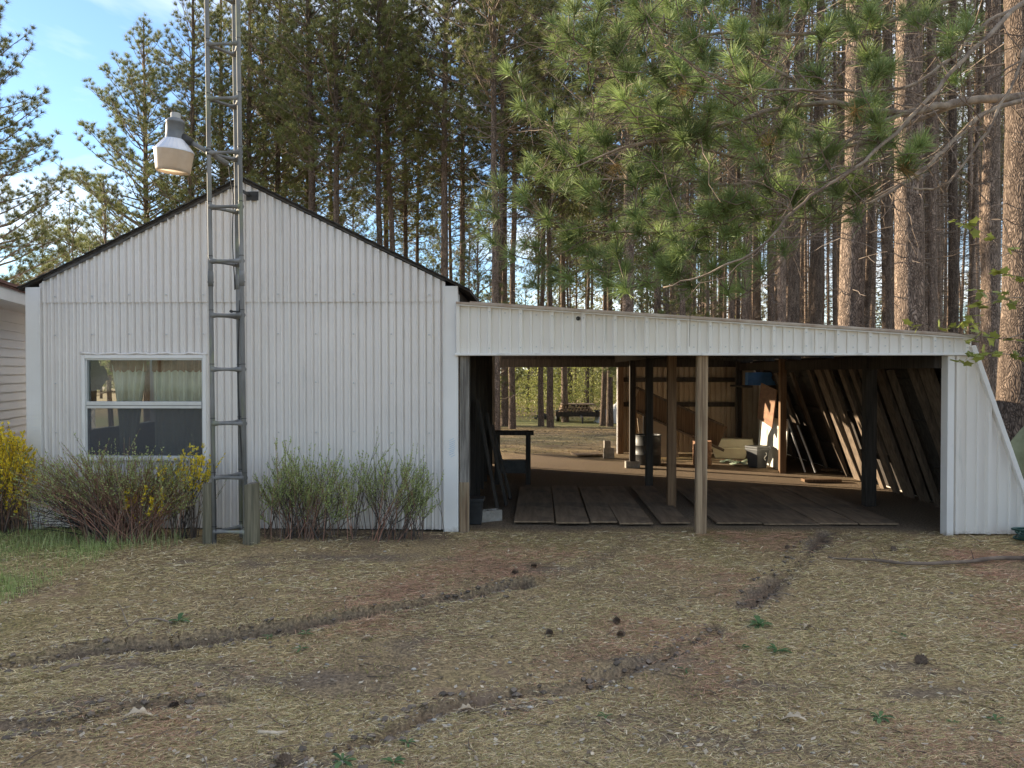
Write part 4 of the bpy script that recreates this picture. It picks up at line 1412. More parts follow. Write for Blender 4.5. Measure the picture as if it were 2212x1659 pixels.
# ------------------------------------------------------------------ pine prototypes
def make_pine(seed, H, r0, cb, wid, dead_from, needle_n, nl=0.17, nw=0.011, col0=(0.16, 0.185, 0.07), col1=(0.44, 0.40, 0.14),
              bark='bark', whorl=0.5, low_full=False, sides=9):
    """returns three meshes (trunk, limbs, crown) with the base at the origin"""
    rng = np.random.default_rng(seed)
    n = 16
    zz = np.linspace(-0.25, H, n)
    bend = np.cumsum(rng.normal(size=(n, 2)) * 0.02, 0)
    bend -= bend[1]
    trunk = np.stack([bend[:, 0], bend[:, 1], zz], 1)
    rr = r0 * np.clip(1 - 0.82 * (np.clip(zz, 0, None) / H) ** 1.15, 0.05, None)
    rr[0] *= 1.22; rr[1] *= 1.03
    tm = MB(); tm.tube(trunk, rr, sides)
    V = np.array(tm.V)
    V[:, :2] += rng.normal(size=(len(V), 2)) * r0 * 0.035
    tme = mesh_arrays('trunk', V, [np.array(tm.F4)], None, True)
    tx = lambda z: np.array([np.interp(z, zz, trunk[:, 0]), np.interp(z, zz, trunk[:, 1]), z])
    tr = lambda z: float(np.interp(z, zz, rr))
    limbs = TubeSet(3)
    C, A, L = [], [], []
    # dead lower branches
    z = dead_from
    while z < cb:
        for _ in range(rng.integers(2, 6)):
            a = rng.uniform(0, 6.28); e = rng.uniform(-0.35, 0.25)
            d = np.array([math.cos(a) * math.cos(e), math.sin(a) * math.cos(e), math.sin(e)])
            ln = rng.uniform(0.25, 0.9 + 1.1 * (z - dead_from) / max(cb - dead_from, 0.1))
            pts = curve(tx(z), d, ln, 5, rng.uniform(-0.2, 0.15), 0.05, rng)
            limbs.add(pts, 0.014, 0.004)
            if ln > 0.9:
                for q in (0.5, 0.75):
                    d2 = norm(d + perp(d[None], rng)[0] * 0.8)
                    limbs.add(curve(pts[int(q * 4)], d2, ln * 0.35, 3, 0, 0.05, rng), 0.007, 0.003)
        z += rng.uniform(0.25, 0.6)
    # living whorls
    z = cb
    while z < H - 0.25:
        t = (z - cb) / (H - cb)
        if low_full:
            prof = (1 - t) ** 0.8 * (0.75 + 0.25 * min(1, t * 6))
        else:
            prof = min(1.0, 0.45 + 2.4 * t) * (1 - t) ** 0.65 * 1.15
        nb_ = rng.integers(4, 7)
        a0_ = rng.uniform(0, 6.28)
        for b in range(nb_):
            if rng.random() < 0.14: continue
            a = a0_ + b * 6.283 / nb_ + rng.normal() * 0.25
            e = 0.12 + 0.75 * t ** 1.3 + rng.normal() * 0.12
            d = np.array([math.cos(a) * math.cos(e), math.sin(a) * math.cos(e), math.sin(e)])
            ln = max(0.3, wid * prof * rng.uniform(0.65, 1.15))
            zz_ = z + rng.uniform(-0.1, 0.1)
            pts = curve(tx(zz_), d, ln, 6, rng.uniform(0.08, 0.32), 0.03, rng)
            limbs.add(pts, 0.012 + 0.011 * ln, 0.006)
            C.append(pts[-1]); A.append(norm(pts[-1] - pts[-2] + np.array([0, 0, 0.05]))); L.append(nl)
            s_ = max(0.3, 0.45 / ln)
            while s_ < 0.97:
                p = pts[0] + 0
                f_ = s_ * 5; i_ = min(int(f_), 4); p = pts[i_] * (1 - (f_ - i_)) + pts[i_ + 1] * (f_ - i_)
                dl = norm(pts[i_ + 1] - pts[i_])
                sd = np.cross(dl, np.array([0, 0, 1.0])) * (1 if rng.random() < 0.5 else -1)
                d2 = norm(dl * 0.75 + sd * rng.uniform(0.4, 1.0) + np.array([0, 0, rng.uniform(0.05, 0.5)]))
                l2 = min(ln * 0.45, rng.uniform(0.25, 0.75)) * (1.15 - 0.5 * s_)
                tw = curve(p, d2, l2, 4, 0.25, 0.04, rng)
                limbs.add(tw, 0.007, 0.004)
                C.append(tw[-1]); A.append(norm(tw[-1] - tw[-2] + np.array([0, 0, 0.04]))); L.append(nl * rng.uniform(0.8, 1.1))
                if l2 > 0.38:
                    for q in (0.5, 0.8):
                        d3 = norm(d2 + perp(d2[None], rng)[0] * 0.8 + np.array([0, 0, 0.3]))
                        m_ = tw[int(q * 3)]
                        tw2 = curve(m_, d3, l2 * 0.4, 3, 0.2, 0, rng)
                        limbs.add(tw2, 0.005, 0.003)
                        C.append(tw2[-1]); A.append(norm(tw2[-1] - tw2[-2] + np.array([0, 0, 0.04]))); L.append(nl * rng.uniform(0.75, 1.0))
                s_ += rng.uniform(0.12, 0.26) / ln
        z += whorl * rng.uniform(0.7, 1.2)
    top = tx(H)
    for _ in range(5):
        C.append(top + rng.normal(size=3) * 0.08); A.append(np.array([rng.normal() * 0.3, rng.normal() * 0.3, 1.0])); L.append(nl)
    V, F, Cc = tufts(np.array(C), np.array(A), np.array(L), needle_n, nw, rng, col0, col1, (0.3, 1.45))
    cme = mesh_arrays('crown', V, [F], Cc)
    lme = limbs.mesh('limbs')
    tme.materials.append(MT[bark]); lme.materials.append(MT['limb']); cme.materials.append(MT['needles'])
    return tme, lme, cme


PINES = {
    'tall': [make_pine(11, 21.0, 0.15, 8.8, 2.7, 4.0, 40, nw=0.0125, nl=0.2, whorl=0.42), make_pine(12, 19.5, 0.135, 8.2, 2.5, 3.5, 40, nw=0.0125, nl=0.2, whorl=0.42), make_pine(13, 22.5, 0.165, 9.6, 2.9, 5.0, 40, nw=0.0125, nl=0.2, whorl=0.42),
             make_pine(14, 20.0, 0.125, 8.8, 2.3, 4.5, 40, nw=0.0125, nl=0.2, whorl=0.42)],
    'edge': [make_pine(21, 15.5, 0.16, 4.2, 4.3, 2.5, 62, low_full=True, whorl=0.36, nw=0.0085, nl=0.21), make_pine(22, 19.0, 0.17, 6.8, 3.2, 4.0, 40, low_full=True, whorl=0.42, nw=0.0125, nl=0.2)],
    'young': [make_pine(31, 4.6, 0.05, 0.8, 1.5, 0.5, 44, low_full=True, whorl=0.36, nl=0.17, nw=0.010), make_pine(32, 6.4, 0.065, 1.6, 1.7, 1.0, 44, low_full=True, whorl=0.38, nl=0.17, nw=0.010)],
    'big': [make_pine(41, 21.0, 0.225, 13.0, 2.4, 3.2, 13, sides=14, whorl=0.6), make_pine(42, 22.0, 0.24, 13.5, 2.4, 3.6, 13, sides=14, whorl=0.6)],
    'stand': [make_pine(51, 21.0, 0.135, 13.0, 1.7, 2.0, 16, nw=0.016, nl=0.2, whorl=0.7, bark='bark_pale_lit'), make_pine(52, 19.5, 0.12, 12.2, 1.6, 2.5, 16, nw=0.016, nl=0.2, whorl=0.7, bark='bark_pale_lit'),
              make_pine(53, 22.0, 0.15, 13.6, 1.8, 1.6, 16, nw=0.016, nl=0.2, whorl=0.7, bark='bark_pale_lit')],
}


def pine(kind, i, X_, Y_, label, group, s=1.0, rz=None, name='pine_tree', girth=1.0, tilt=0.0):
    tme, lme, cme = PINES[kind][i % len(PINES[kind])]
    o = thing(name, (X_, Y_, float(ground_z(X_, Y_))), label, 'tree', group)
    o.rotation_euler = (RNG.normal() * 0.006, tilt + RNG.normal() * 0.008, RNG.uniform(0, 6.28) if rz is None else rz)
    o.scale = (s * girth, s * girth, s)
    link('trunk', tme, None, o); link('limbs', lme, None, o); link('crown', cme, None, o)
    return o


def px_tree(px, d): return (px - 1155) / 1661 * d, d - 7.73


# pines standing behind the shed, from left to right
G_ROW = 'pines standing behind the shed'
x_, y_ = px_tree(306, 29)
pine('edge', 0, x_, y_, 'open pine with wide bare lower branches against the sky, left of the lamp', G_ROW, 1.0, rz=0.7)
x_, y_ = px_tree(-100, 15)
pine('edge', 0, x_, y_, 'pine at the picture edge showing only its branch tips', G_ROW, 0.66, rz=2.2)
x_, y_ = px_tree(140, 44)
pine('edge', 1, x_, y_, 'distant low pine behind the house roof', G_ROW, 0.45, rz=2.9)
x_, y_ = px_tree(225, 25)
pine('young', 1, x_, y_, 'bushy young pine showing over the left roof slope, taller of two', G_ROW, 1.3)
x_, y_ = px_tree(140, 23)
pine('young', 0, x_, y_, 'bushy young pine over the left eave of the shed, shorter of two', G_ROW, 1.4)
row = [(405, 27, 'edge'), (470, 30, 'edge'), (528, 28, 'edge'), (574, 33, 'tall'), (588, 29, 'edge'), (615, 38, 'tall'), (662, 31, 'edge'), (674, 27, 'tall'), (713, 34, 'tall'), (731, 26.5, 'tall'),
       (818, 27, 'tall'), (838, 36, 'tall'), (854, 28.5, 'tall'), (877, 34, 'tall'), (902, 38, 'tall'), (957, 28, 'tall'), (973, 39, 'tall'), (1000, 31, 'tall'),
       (1071, 26, 'tall'), (1090, 33, 'tall'), (1106, 29.5, 'tall'), (1188, 31, 'tall'), (1168, 32.5, 'tall'), (1220, 37, 'tall'), (1302, 34, 'tall'), (1316, 33, 'tall'), (1268, 42, 'tall'), (1352, 29, 'tall')]
SEEN = {731: 'pine trunk rising right above the middle of the right roof slope', 818: 'straight pine left of the widest patch of cloud between trunks', 1071: 'thick pine rising just right of where the roof meets the carport',
        1188: 'stout pine seen through the rear doorway, right of its twin', 1168: 'stout pine seen through the rear doorway, left of its twin', 1302: 'slim pine seen through the rear doorway behind the white tarp, left one',
        1316: 'slim pine seen through the rear doorway behind the white tarp, right one', 528: 'dense pine crown right behind the tower top', 405: 'dense pine crown just right of the yard light'}
ORD = ['first', 'second', 'third', 'fourth', 'fifth', 'sixth', 'seventh', 'eighth', 'ninth', 'tenth', 'eleventh', 'twelfth', 'thirteenth', 'fourteenth',
       'fifteenth', 'sixteenth', 'seventeenth', 'eighteenth', 'nineteenth', 'twentieth', 'twenty-first']
plain = sorted(px for px, d, kd in row if px not in SEEN)
for k, (px, d, kd) in enumerate(row):
    x_, y_ = px_tree(px, d)
    lab = SEEN[px] if px in SEEN else f'{ORD[plain.index(px)]} slender tall pine counted rightwards along the row behind the shed roof'
    pine(kd, (k * 3 + 1) if kd == 'tall' else 1, x_, y_, lab, G_ROW, RNG.uniform(0.9, 1.04), girth=1.0 if kd == 'tall' else 0.95)
x_, y_ = px_tree(1072, 21.5)
pine('tall', 3, x_, y_, 'grey-barked pine right at the left edge of the rear doorway', G_ROW, 0.95)
x_, y_ = px_tree(1352, 19)
pine('edge', 1, x_, y_, 'sunlit yellow-green pine crown left of the near bough', G_ROW, 0.95, rz=1.0)
# young pines low behind the shed roof
YP = sorted([(940, 30, 1.0), (1035, 23, 1.0), (985, 34, 1.15), (1060, 26, 1.1), (1140, 48, 1.7), (870, 36, 1.2), (1060, 33, 1.0), (1235, 50, 1.7), (1390, 25, 1.25), (760, 36, 1.1), (690, 34, 0.9), (1440, 22, 1.1), (1500, 27, 1.3)])
for k, (px, d, s_) in enumerate(YP):
    x_, y_ = px_tree(px, d)
    pine('young', k, x_, y_, f'{ORD[k]} low bushy young pine counted rightwards from the shed roof peak', 'young pines behind the shed', s_, name='young_pine')
# big pines beside and behind the carport
G_BIG = 'thick pines beside the carport'
for k, (px, d, gth, lab) in enumerate([
        (1829, 14.6, 1.08, 'thick pine with a knot hole above the middle of the carport roof'),
        (1963, 14.0, 1.12, 'thick straight pine above the right half of the carport roof'),
        (2118, 15.2, 0.82, 'sunlit pink-barked pine just behind the end of the carport roof'),
        (2182, 12.6, 1.30, 'thickest dark pine trunk at the right edge behind the leaning wall'),
        (1703, 20.0, 0.72, 'medium pine trunk left of the knot-hole pine'),
        (1752, 22.0, 0.72, 'medium pine trunk close left of the knot-hole pine'),
        (2047, 20.5, 0.62, 'half-lit medium pine right of the thick straight pine'),
        (1905, 21.5, 0.6, 'medium pine between the two thick pines over the carport')]):
    x_, y_ = px_tree(px, d)
    pine('big', k, x_, y_, lab, G_BIG, 1.0, girth=gth)
# the plantation going back on the right
G_FAR = 'plantation pines in the distance'
cnt = 0
for r_ in range(34):
    d = 18.5 + r_ * 1.75
    for c_ in range(60):
        Xp = 2.0 + c_ * 1.85 + RNG.normal() * 0.35 + (r_ % 2) * 0.6
        dd = d + RNG.normal() * 0.5
        px = 1155 + Xp / dd * 1661
        if px < 1410 or px > 2290: continue
        if cnt >= 292: break
        if RNG.random() < 0.06: continue
        pine('stand', int(RNG.integers(0, 3)), Xp, dd - 7.73, 'straight plantation pine among many behind the carport', G_FAR, RNG.uniform(0.9, 1.1), girth=RNG.uniform(0.55, 1.05), tilt=RNG.normal() * 0.022)
        cnt += 1
for k in range(14):
    px = 1170 + k * 19 + RNG.uniform(-6, 6); d = RNG.uniform(44, 62)
    x_, y_ = px_tree(px, d)
    pine('tall', k, x_, y_, 'far slender pine in the sunlit wood beyond the rear doorway', 'far pines beyond the rear doorway', RNG.uniform(0.85, 1.0), girth=0.8)
for k in range(16):
    px = 60 + k * 68 + RNG.uniform(-20, 20); d = RNG.uniform(52, 75)
    x_, y_ = px_tree(px, d)
    pine('tall', k, x_, y_, 'far pine behind the front row over the shed', 'far pines behind the shed', RNG.uniform(0.7, 0.9), girth=0.9)

# sunlit undergrowth and far wood edge
rng = np.random.default_rng(77)
def leaf_cloud(n, xf, yf, zf, size, c0, c1, rng):
    P = np.stack([xf(n), yf(n), zf(n)], 1)
    d = norm(rng.normal(size=(n, 3))); s_ = perp(d, rng)
    sz = rng.uniform(size[0], size[1], (n, 1))
    V = np.stack([P - s_ * sz * 0.5, P + d * sz, P + s_ * sz * 0.5, P - d * sz], 1).reshape(-1, 3)
    F = np.arange(4 * n).reshape(n, 4)
    m_ = rng.random((n, 1)); c = (np.asarray(c0) * (1 - m_) + np.asarray(c1) * m_) * rng.uniform(0.7, 1.3, (n, 1))
    return V, F, np.repeat(c, 4, 0)


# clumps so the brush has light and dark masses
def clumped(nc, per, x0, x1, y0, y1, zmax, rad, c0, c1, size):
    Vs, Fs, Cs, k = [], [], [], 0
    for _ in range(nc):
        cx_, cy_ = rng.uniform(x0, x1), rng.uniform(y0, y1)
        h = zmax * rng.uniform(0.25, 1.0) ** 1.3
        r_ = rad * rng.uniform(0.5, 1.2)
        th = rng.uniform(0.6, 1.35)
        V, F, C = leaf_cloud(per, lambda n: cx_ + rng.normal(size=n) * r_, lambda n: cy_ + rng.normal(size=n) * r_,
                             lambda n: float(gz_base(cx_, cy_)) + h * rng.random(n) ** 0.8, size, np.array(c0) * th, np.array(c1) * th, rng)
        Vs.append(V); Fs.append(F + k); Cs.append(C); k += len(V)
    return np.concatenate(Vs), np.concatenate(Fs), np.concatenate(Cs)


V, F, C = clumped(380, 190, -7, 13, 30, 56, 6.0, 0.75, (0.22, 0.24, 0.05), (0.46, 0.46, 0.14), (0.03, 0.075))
o = link('undergrowth', mesh_arrays('undergrowth', V, [F], C), MT['leaf'])
tag(o, 'sunlit yellow-green undergrowth among the far trunks', 'undergrowth', kind='stuff')
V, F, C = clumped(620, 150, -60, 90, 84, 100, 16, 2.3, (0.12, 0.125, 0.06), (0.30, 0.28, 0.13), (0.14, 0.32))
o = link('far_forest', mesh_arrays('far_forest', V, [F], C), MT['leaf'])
tag(o, 'dark far wood closing the view between the trunks', 'forest', kind='stuff')

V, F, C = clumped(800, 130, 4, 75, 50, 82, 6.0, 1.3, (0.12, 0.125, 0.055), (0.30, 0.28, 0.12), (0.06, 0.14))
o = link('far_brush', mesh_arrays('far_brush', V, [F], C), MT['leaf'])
tag(o, 'low green brush far back under the plantation pines', 'brush', kind='stuff')
# pines added behind the viewer to dim the shed front, mirrored in its window
for k in range(7):
    pine('edge', 1, -22 + k * 6.4 + RNG.normal() * 1.0, -38 + RNG.normal() * 2.5, 'added pine behind the viewer, dimming the shed front and mirrored in its window', 'pines added behind the viewer', RNG.uniform(0.6, 0.75))

# ------------------------------------------------------------------ the near pine whose branches hang in from the right
rng = np.random.default_rng(5)
def P3(sx, sy, d):
    """source pixel (3072 wide) at depth d from the eye -> world"""
    return onY(sx * 0.72005, sy * 0.72005, d - 7.73)


near = thing('pine_tree', (5.2, -1.3, 0), 'near pine whose long-needled boughs hang across the upper right', 'tree')
m_ = MB(); m_.tube([(5.2, -1.3, -0.2), (5.22, -1.3, 2), (5.18, -1.28, 5), (5.2, -1.3, 9), (5.2, -1.3, 14)], [0.27, 0.22, 0.2, 0.16, 0.06], 14)
m_.build('trunk', 'bark', near, smooth=True)
BR = [
    ([(3300, -160, 5.9), (3064, 7, 5.5), (2977, 94, 5.3), (2887, 181, 5.1), (2814, 268, 5.0), (2706, 383, 4.9), (2634, 445, 4.85), (2579, 495, 4.8), (2489, 553, 4.8), (2407, 600, 4.8), (2346, 667, 4.8), (2293, 737, 4.85), (2200, 790, 4.9), (2100, 830, 5.0), (1990, 862, 5.1)], 0.017, 0.005),
    ([(3300, -120, 6.1), (3050, 20, 5.8), (2941, 83, 5.6), (2851, 181, 5.4), (2724, 268, 5.2), (2560, 275, 5.0), (2400, 270, 4.9), (2272, 266, 4.8), (2170, 250, 4.7)], 0.015, 0.005),
    ([(3250, -40, 5.4), (3072, 127, 5.1), (3050, 235, 5.0), (2959, 398, 4.9), (2887, 506, 4.9), (2797, 579, 4.9), (2720, 560, 4.9), (2652, 524, 4.9)], 0.012, 0.004),
    ([(3400, 250, 6.6), (3072, 290, 6.2), (2887, 302, 6.0), (2778, 326, 5.8), (2688, 347, 5.7), (2500, 300, 5.6), (2300, 330, 5.5), (2050, 420, 5.4), (1900, 430, 5.4), (1730, 500, 5.5)], 0.038, 0.006),
    ([(3100, 290, 6.2), (2959, 330, 6.0), (2850, 434, 5.8), (2778, 506, 5.6), (2640, 600, 5.5), (2520, 640, 5.4), (2430, 690, 5.4)], 0.020, 0.005),
    ([(3350, -250, 6.6), (3000, -60, 6.4), (2700, 60, 6.2), (2400, 110, 6.0), (2200, 90, 5.8), (2050, 120, 5.7), (1950, 70, 5.6)], 0.024, 0.006),
    ([(2900, 305, 6.0), (2600, 420, 5.9), (2400, 480, 5.8), (2200, 480, 5.7), (2000, 410, 5.7), (1860, 260, 5.7), (1800, 140, 5.8)], 0.018, 0.005),
    ([(2700, 345, 5.7), (2480, 450, 5.6), (2250, 560, 5.6), (2050, 540, 5.6), (1880, 545, 5.7), (1740, 500, 5.8), (1660, 430, 5.9)], 0.016, 0.005),
    ([(2500, 560, 5.6), (2300, 640, 5.6), (2100, 690, 5.7), (1900, 700, 5.8), (1720, 690, 5.9), (1600, 640, 6.0)], 0.012, 0.005),
    ([(2778, 500, 5.6), (2700, 560, 5.6), (2560, 620, 5.6), (2420, 600, 5.6)], 0.011, 0.005),
    ([(2430, 690, 5.4), (2360, 770, 5.4), (2290, 850, 5.5), (2200, 900, 5.6)], 0.008, 0.004),
    ([(2500, 300, 5.6), (2300, 200, 5.6), (2150, 60, 5.7), (2080, -40, 5.8)], 0.014, 0.005),
]
nodes = []
for k, (pts, r0_, r1_) in enumerate(BR):
    w3 = np.array([P3(*p) for p in pts])
    # refine with a Catmull-like interpolation and small kinks
    t = np.linspace(0, len(w3) - 1, (len(w3) - 1) * 4 + 1)
    fine = np.stack([np.interp(t, np.arange(len(w3)), w3[:, j]) for j in range(3)], 1)
    ker = np.array([0.25, 0.5, 0.25])
    for _ in range(2):
        f2 = fine.copy()
        f2[1:-1] = 0.25 * fine[:-2] + 0.5 * fine[1:-1] + 0.25 * fine[2:]
        fine = f2
    fine[1:-1] += rng.normal(size=(len(fine) - 2, 3)) * 0.006
    b_ = MB(); b_.tube(fine, np.linspace(r0_, r1_, len(fine)), 8)
    b_.build('branch', 'branch', near, smooth=True)
    nodes.append(fine[len(fine) // 5:])
NODES = np.concatenate(nodes)
# tuft positions: hand-placed big ones, then a fill inside the bough's outline
TU = [(1560, 250, 6.3), (1690, 190, 6.2), (1730, 115, 5.6), (1770, 90, 5.6), (1940, 50, 5.4), (2080, 110, 5.3), (2110, 230, 5.1), (2250, 235, 4.7), (1760, 225, 5.6), (1880, 210, 5.4), (1990, 230, 5.3),
      (1980, 350, 5.2), (2060, 340, 5.2), (1690, 460, 5.7), (1740, 500, 5.7), (1880, 310, 5.6), (1960, 480, 5.4), (2080, 500, 5.3), (2240, 440, 5.2), (2300, 560, 5.2), (2380, 470, 5.2), (2450, 230, 5.2),
      (2460, 100, 5.3), (2560, 90, 5.3), (2640, 60, 5.5), (2740, 60, 5.6), (2620, 300, 5.0), (2560, 340, 4.9), (2630, 420, 4.9), (2640, 370, 4.8), (2720, 480, 4.9), (2720, 500, 4.9), (2850, 100, 5.4), (2860, 230, 5.2),
      (2350, 300, 5.1), (2480, 460, 5.0), (2380, 600, 5.2), (2220, 600, 5.3), (2140, 640, 5.3), (2020, 640, 5.4), (1900, 640, 5.5), (1800, 620, 5.6), (1640, 650, 5.8), (1560, 600, 6.0), (1480, 640, 6.2),
      (1450, 700, 6.3), (1530, 760, 6.2), (1620, 780, 6.1), (1740, 740, 5.9), (1850, 740, 5.8), (1960, 745, 5.7), (2080, 740, 5.5), (2180, 700, 5.4), (2260, 640, 5.3), (2350, 740, 5.3), (2280, 800, 5.4), (2180, 870, 5.5),
      (2060, 850, 5.6), (1940, 850, 5.7), (1820, 850, 5.8), (1700, 830, 6.0), (1600, 850, 6.2), (2220, 120, 5.3), (2340, 60, 5.5), (2500, 560, 5.0), (2600, 560, 5.1), (2560, 640, 5.2), (2480, 650, 5.3), (1660, 380, 6.0),
      (1590, 330, 6.3), (1620, 520, 6.1), (1810, 420, 5.7), (2120, 420, 5.3), (2180, 330, 5.0), (1860, 120, 5.7), (2000, 10, 5.8), (2170, 10, 5.7), (2420, 10, 5.7), (2600, -10, 5.8), (2800, 0, 5.8), (2900, 50, 5.6)]
for k in range(125):
    sx = rng.triangular(1480, 2050, 2750); sy = rng.uniform(-40, 880)
    if sx > 2250 and sy > 720 - (sx - 2250) * 0.4: continue
    if sx < 1650 and sy < 420: continue
    TU.append((sx, sy, rng.uniform(5.2, 7.0)))
TW = np.array([P3(*p) for p in TU])
order = np.argsort([np.min(np.linalg.norm(NODES - p, axis=1)) for p in TW])
tw = TubeSet(5)
tC, tA, tL = [], [], []
for i in order:
    p = TW[i]
    dist = np.linalg.norm(NODES - p, axis=1) + 0.6 * np.clip(p[0] - NODES[:, 0], 0, None)
    q = NODES[np.argmin(dist)]
    L_ = np.linalg.norm(p - q)
    if L_ < 0.05: q = q + np.array([0.1, 0.05, -0.08]); L_ = np.linalg.norm(p - q)
    mid = (p + q) / 2 + np.array([0, 0, -0.12 * L_]) + rng.normal(size=3) * 0.05 * L_
    t = np.linspace(0, 1, 7)[:, None]
    pts = (1 - t) ** 2 * q + 2 * t * (1 - t) * mid + t * t * p
    tw.add(pts, 0.0045 + 0.003 * min(L_, 1), 0.004)
    NODES = np.concatenate([NODES, pts[2:]])
    ax = norm(pts[-1] - pts[-2] + np.array([-0.02, -0.02, 0.05]))
    tC.append(p); tA.append(ax); tL.append(rng.uniform(0.145, 0.185))
    for _ in range(rng.integers(1, 3)):       # side shoots with smaller brushes
        j = rng.integers(3, 6)
        d3 = norm(ax + perp(ax[None], rng)[0] * 0.9 + np.array([0, 0, 0.25]))
        s3 = curve(pts[j], d3, rng.uniform(0.10, 0.24), 4, 0.2, 0.03, rng)
        tw.add(s3, 0.0045, 0.0035)
        tC.append(s3[-1]); tA.append(norm(s3[-1] - s3[-2])); tL.append(rng.uniform(0.12, 0.16))
# bare dead twigs among the boughs
for _ in range(700):
    q = NODES[rng.integers(0, len(NODES))]
    if project(q)[1] > 520: continue
    d3 = norm(np.array([rng.normal() - 0.5, rng.normal() * 0.6, rng.normal() * 0.6 - 0.15]))
    tw.add(curve(q, d3, rng.uniform(0.15, 0.75), 6, rng.uniform(-0.4, 0.3), 0.07, rng), 0.0045, 0.0018)
off = np.array([5.2, -1.3, 0])
me = tw.mesh('twigs'); me.transform(Matrix.Translation(Vector(-off)))
o = link('twigs', me, MT['twig'], near); o['kind'] = 'stuff'
V, F, C = tufts(np.array(tC), np.array(tA), np.array(tL), 120, 0.0036, rng, (0.19, 0.25, 0.085), (0.68, 0.72, 0.32), (0.18, 1.5), seg=2, back=0.55, droop=0.08, vary=0.42)
# some brushes have browned
me = mesh_arrays('needles', V - off, [F], C)
o = link('needles', me, MT['needles'], near); o['kind'] = 'stuff'
o['label'] = 'brushes of long green needles'
V, F, C = tufts(np.array([P3(*p) for p in [(2565, 335, 4.8), (2715, 505, 4.85), (1905, 300, 5.5), (2050, 270, 5.2), (2150, 600, 5.3), (2300, 420, 5.2), (1850, 500, 5.6)]]), rng.normal(size=(7, 3)) + np.array([-0.5, 0, 0]), np.full(7, 0.13), 55, 0.003, rng, (0.30, 0.19, 0.07), (0.42, 0.32, 0.12), seg=2, droop=0.15)
o = link('dead_needles', mesh_arrays('dead_needles', V - off, [F], C), MT['needles'], near); o['kind'] = 'stuff'


# ------------------------------------------------------------------ shrubs along the shed
def tiny_leaves(P, D, size, rng, c0, c1):
    """small two-triangle leaves at P pointing along D"""
    n = len(P)
    d = norm(D + rng.normal(size=(n, 3)) * 0.5); s_ = perp(d, rng)
    sz = rng.uniform(size[0], size[1], (n, 1))
    V = np.stack([P, P + d * sz * 0.5 + s_ * sz * 0.28, P + d * sz, P + d * sz * 0.5 - s_ * sz * 0.28], 1).reshape(-1, 3)
    F = np.arange(4 * n).reshape(n, 4)
    m_ = rng.random((n, 1)); c = (np.asarray(c0) * (1 - m_) + np.asarray(c1) * m_) * rng.uniform(0.75, 1.25, (n, 1))
    return V, F, np.repeat(c, 4, 0)


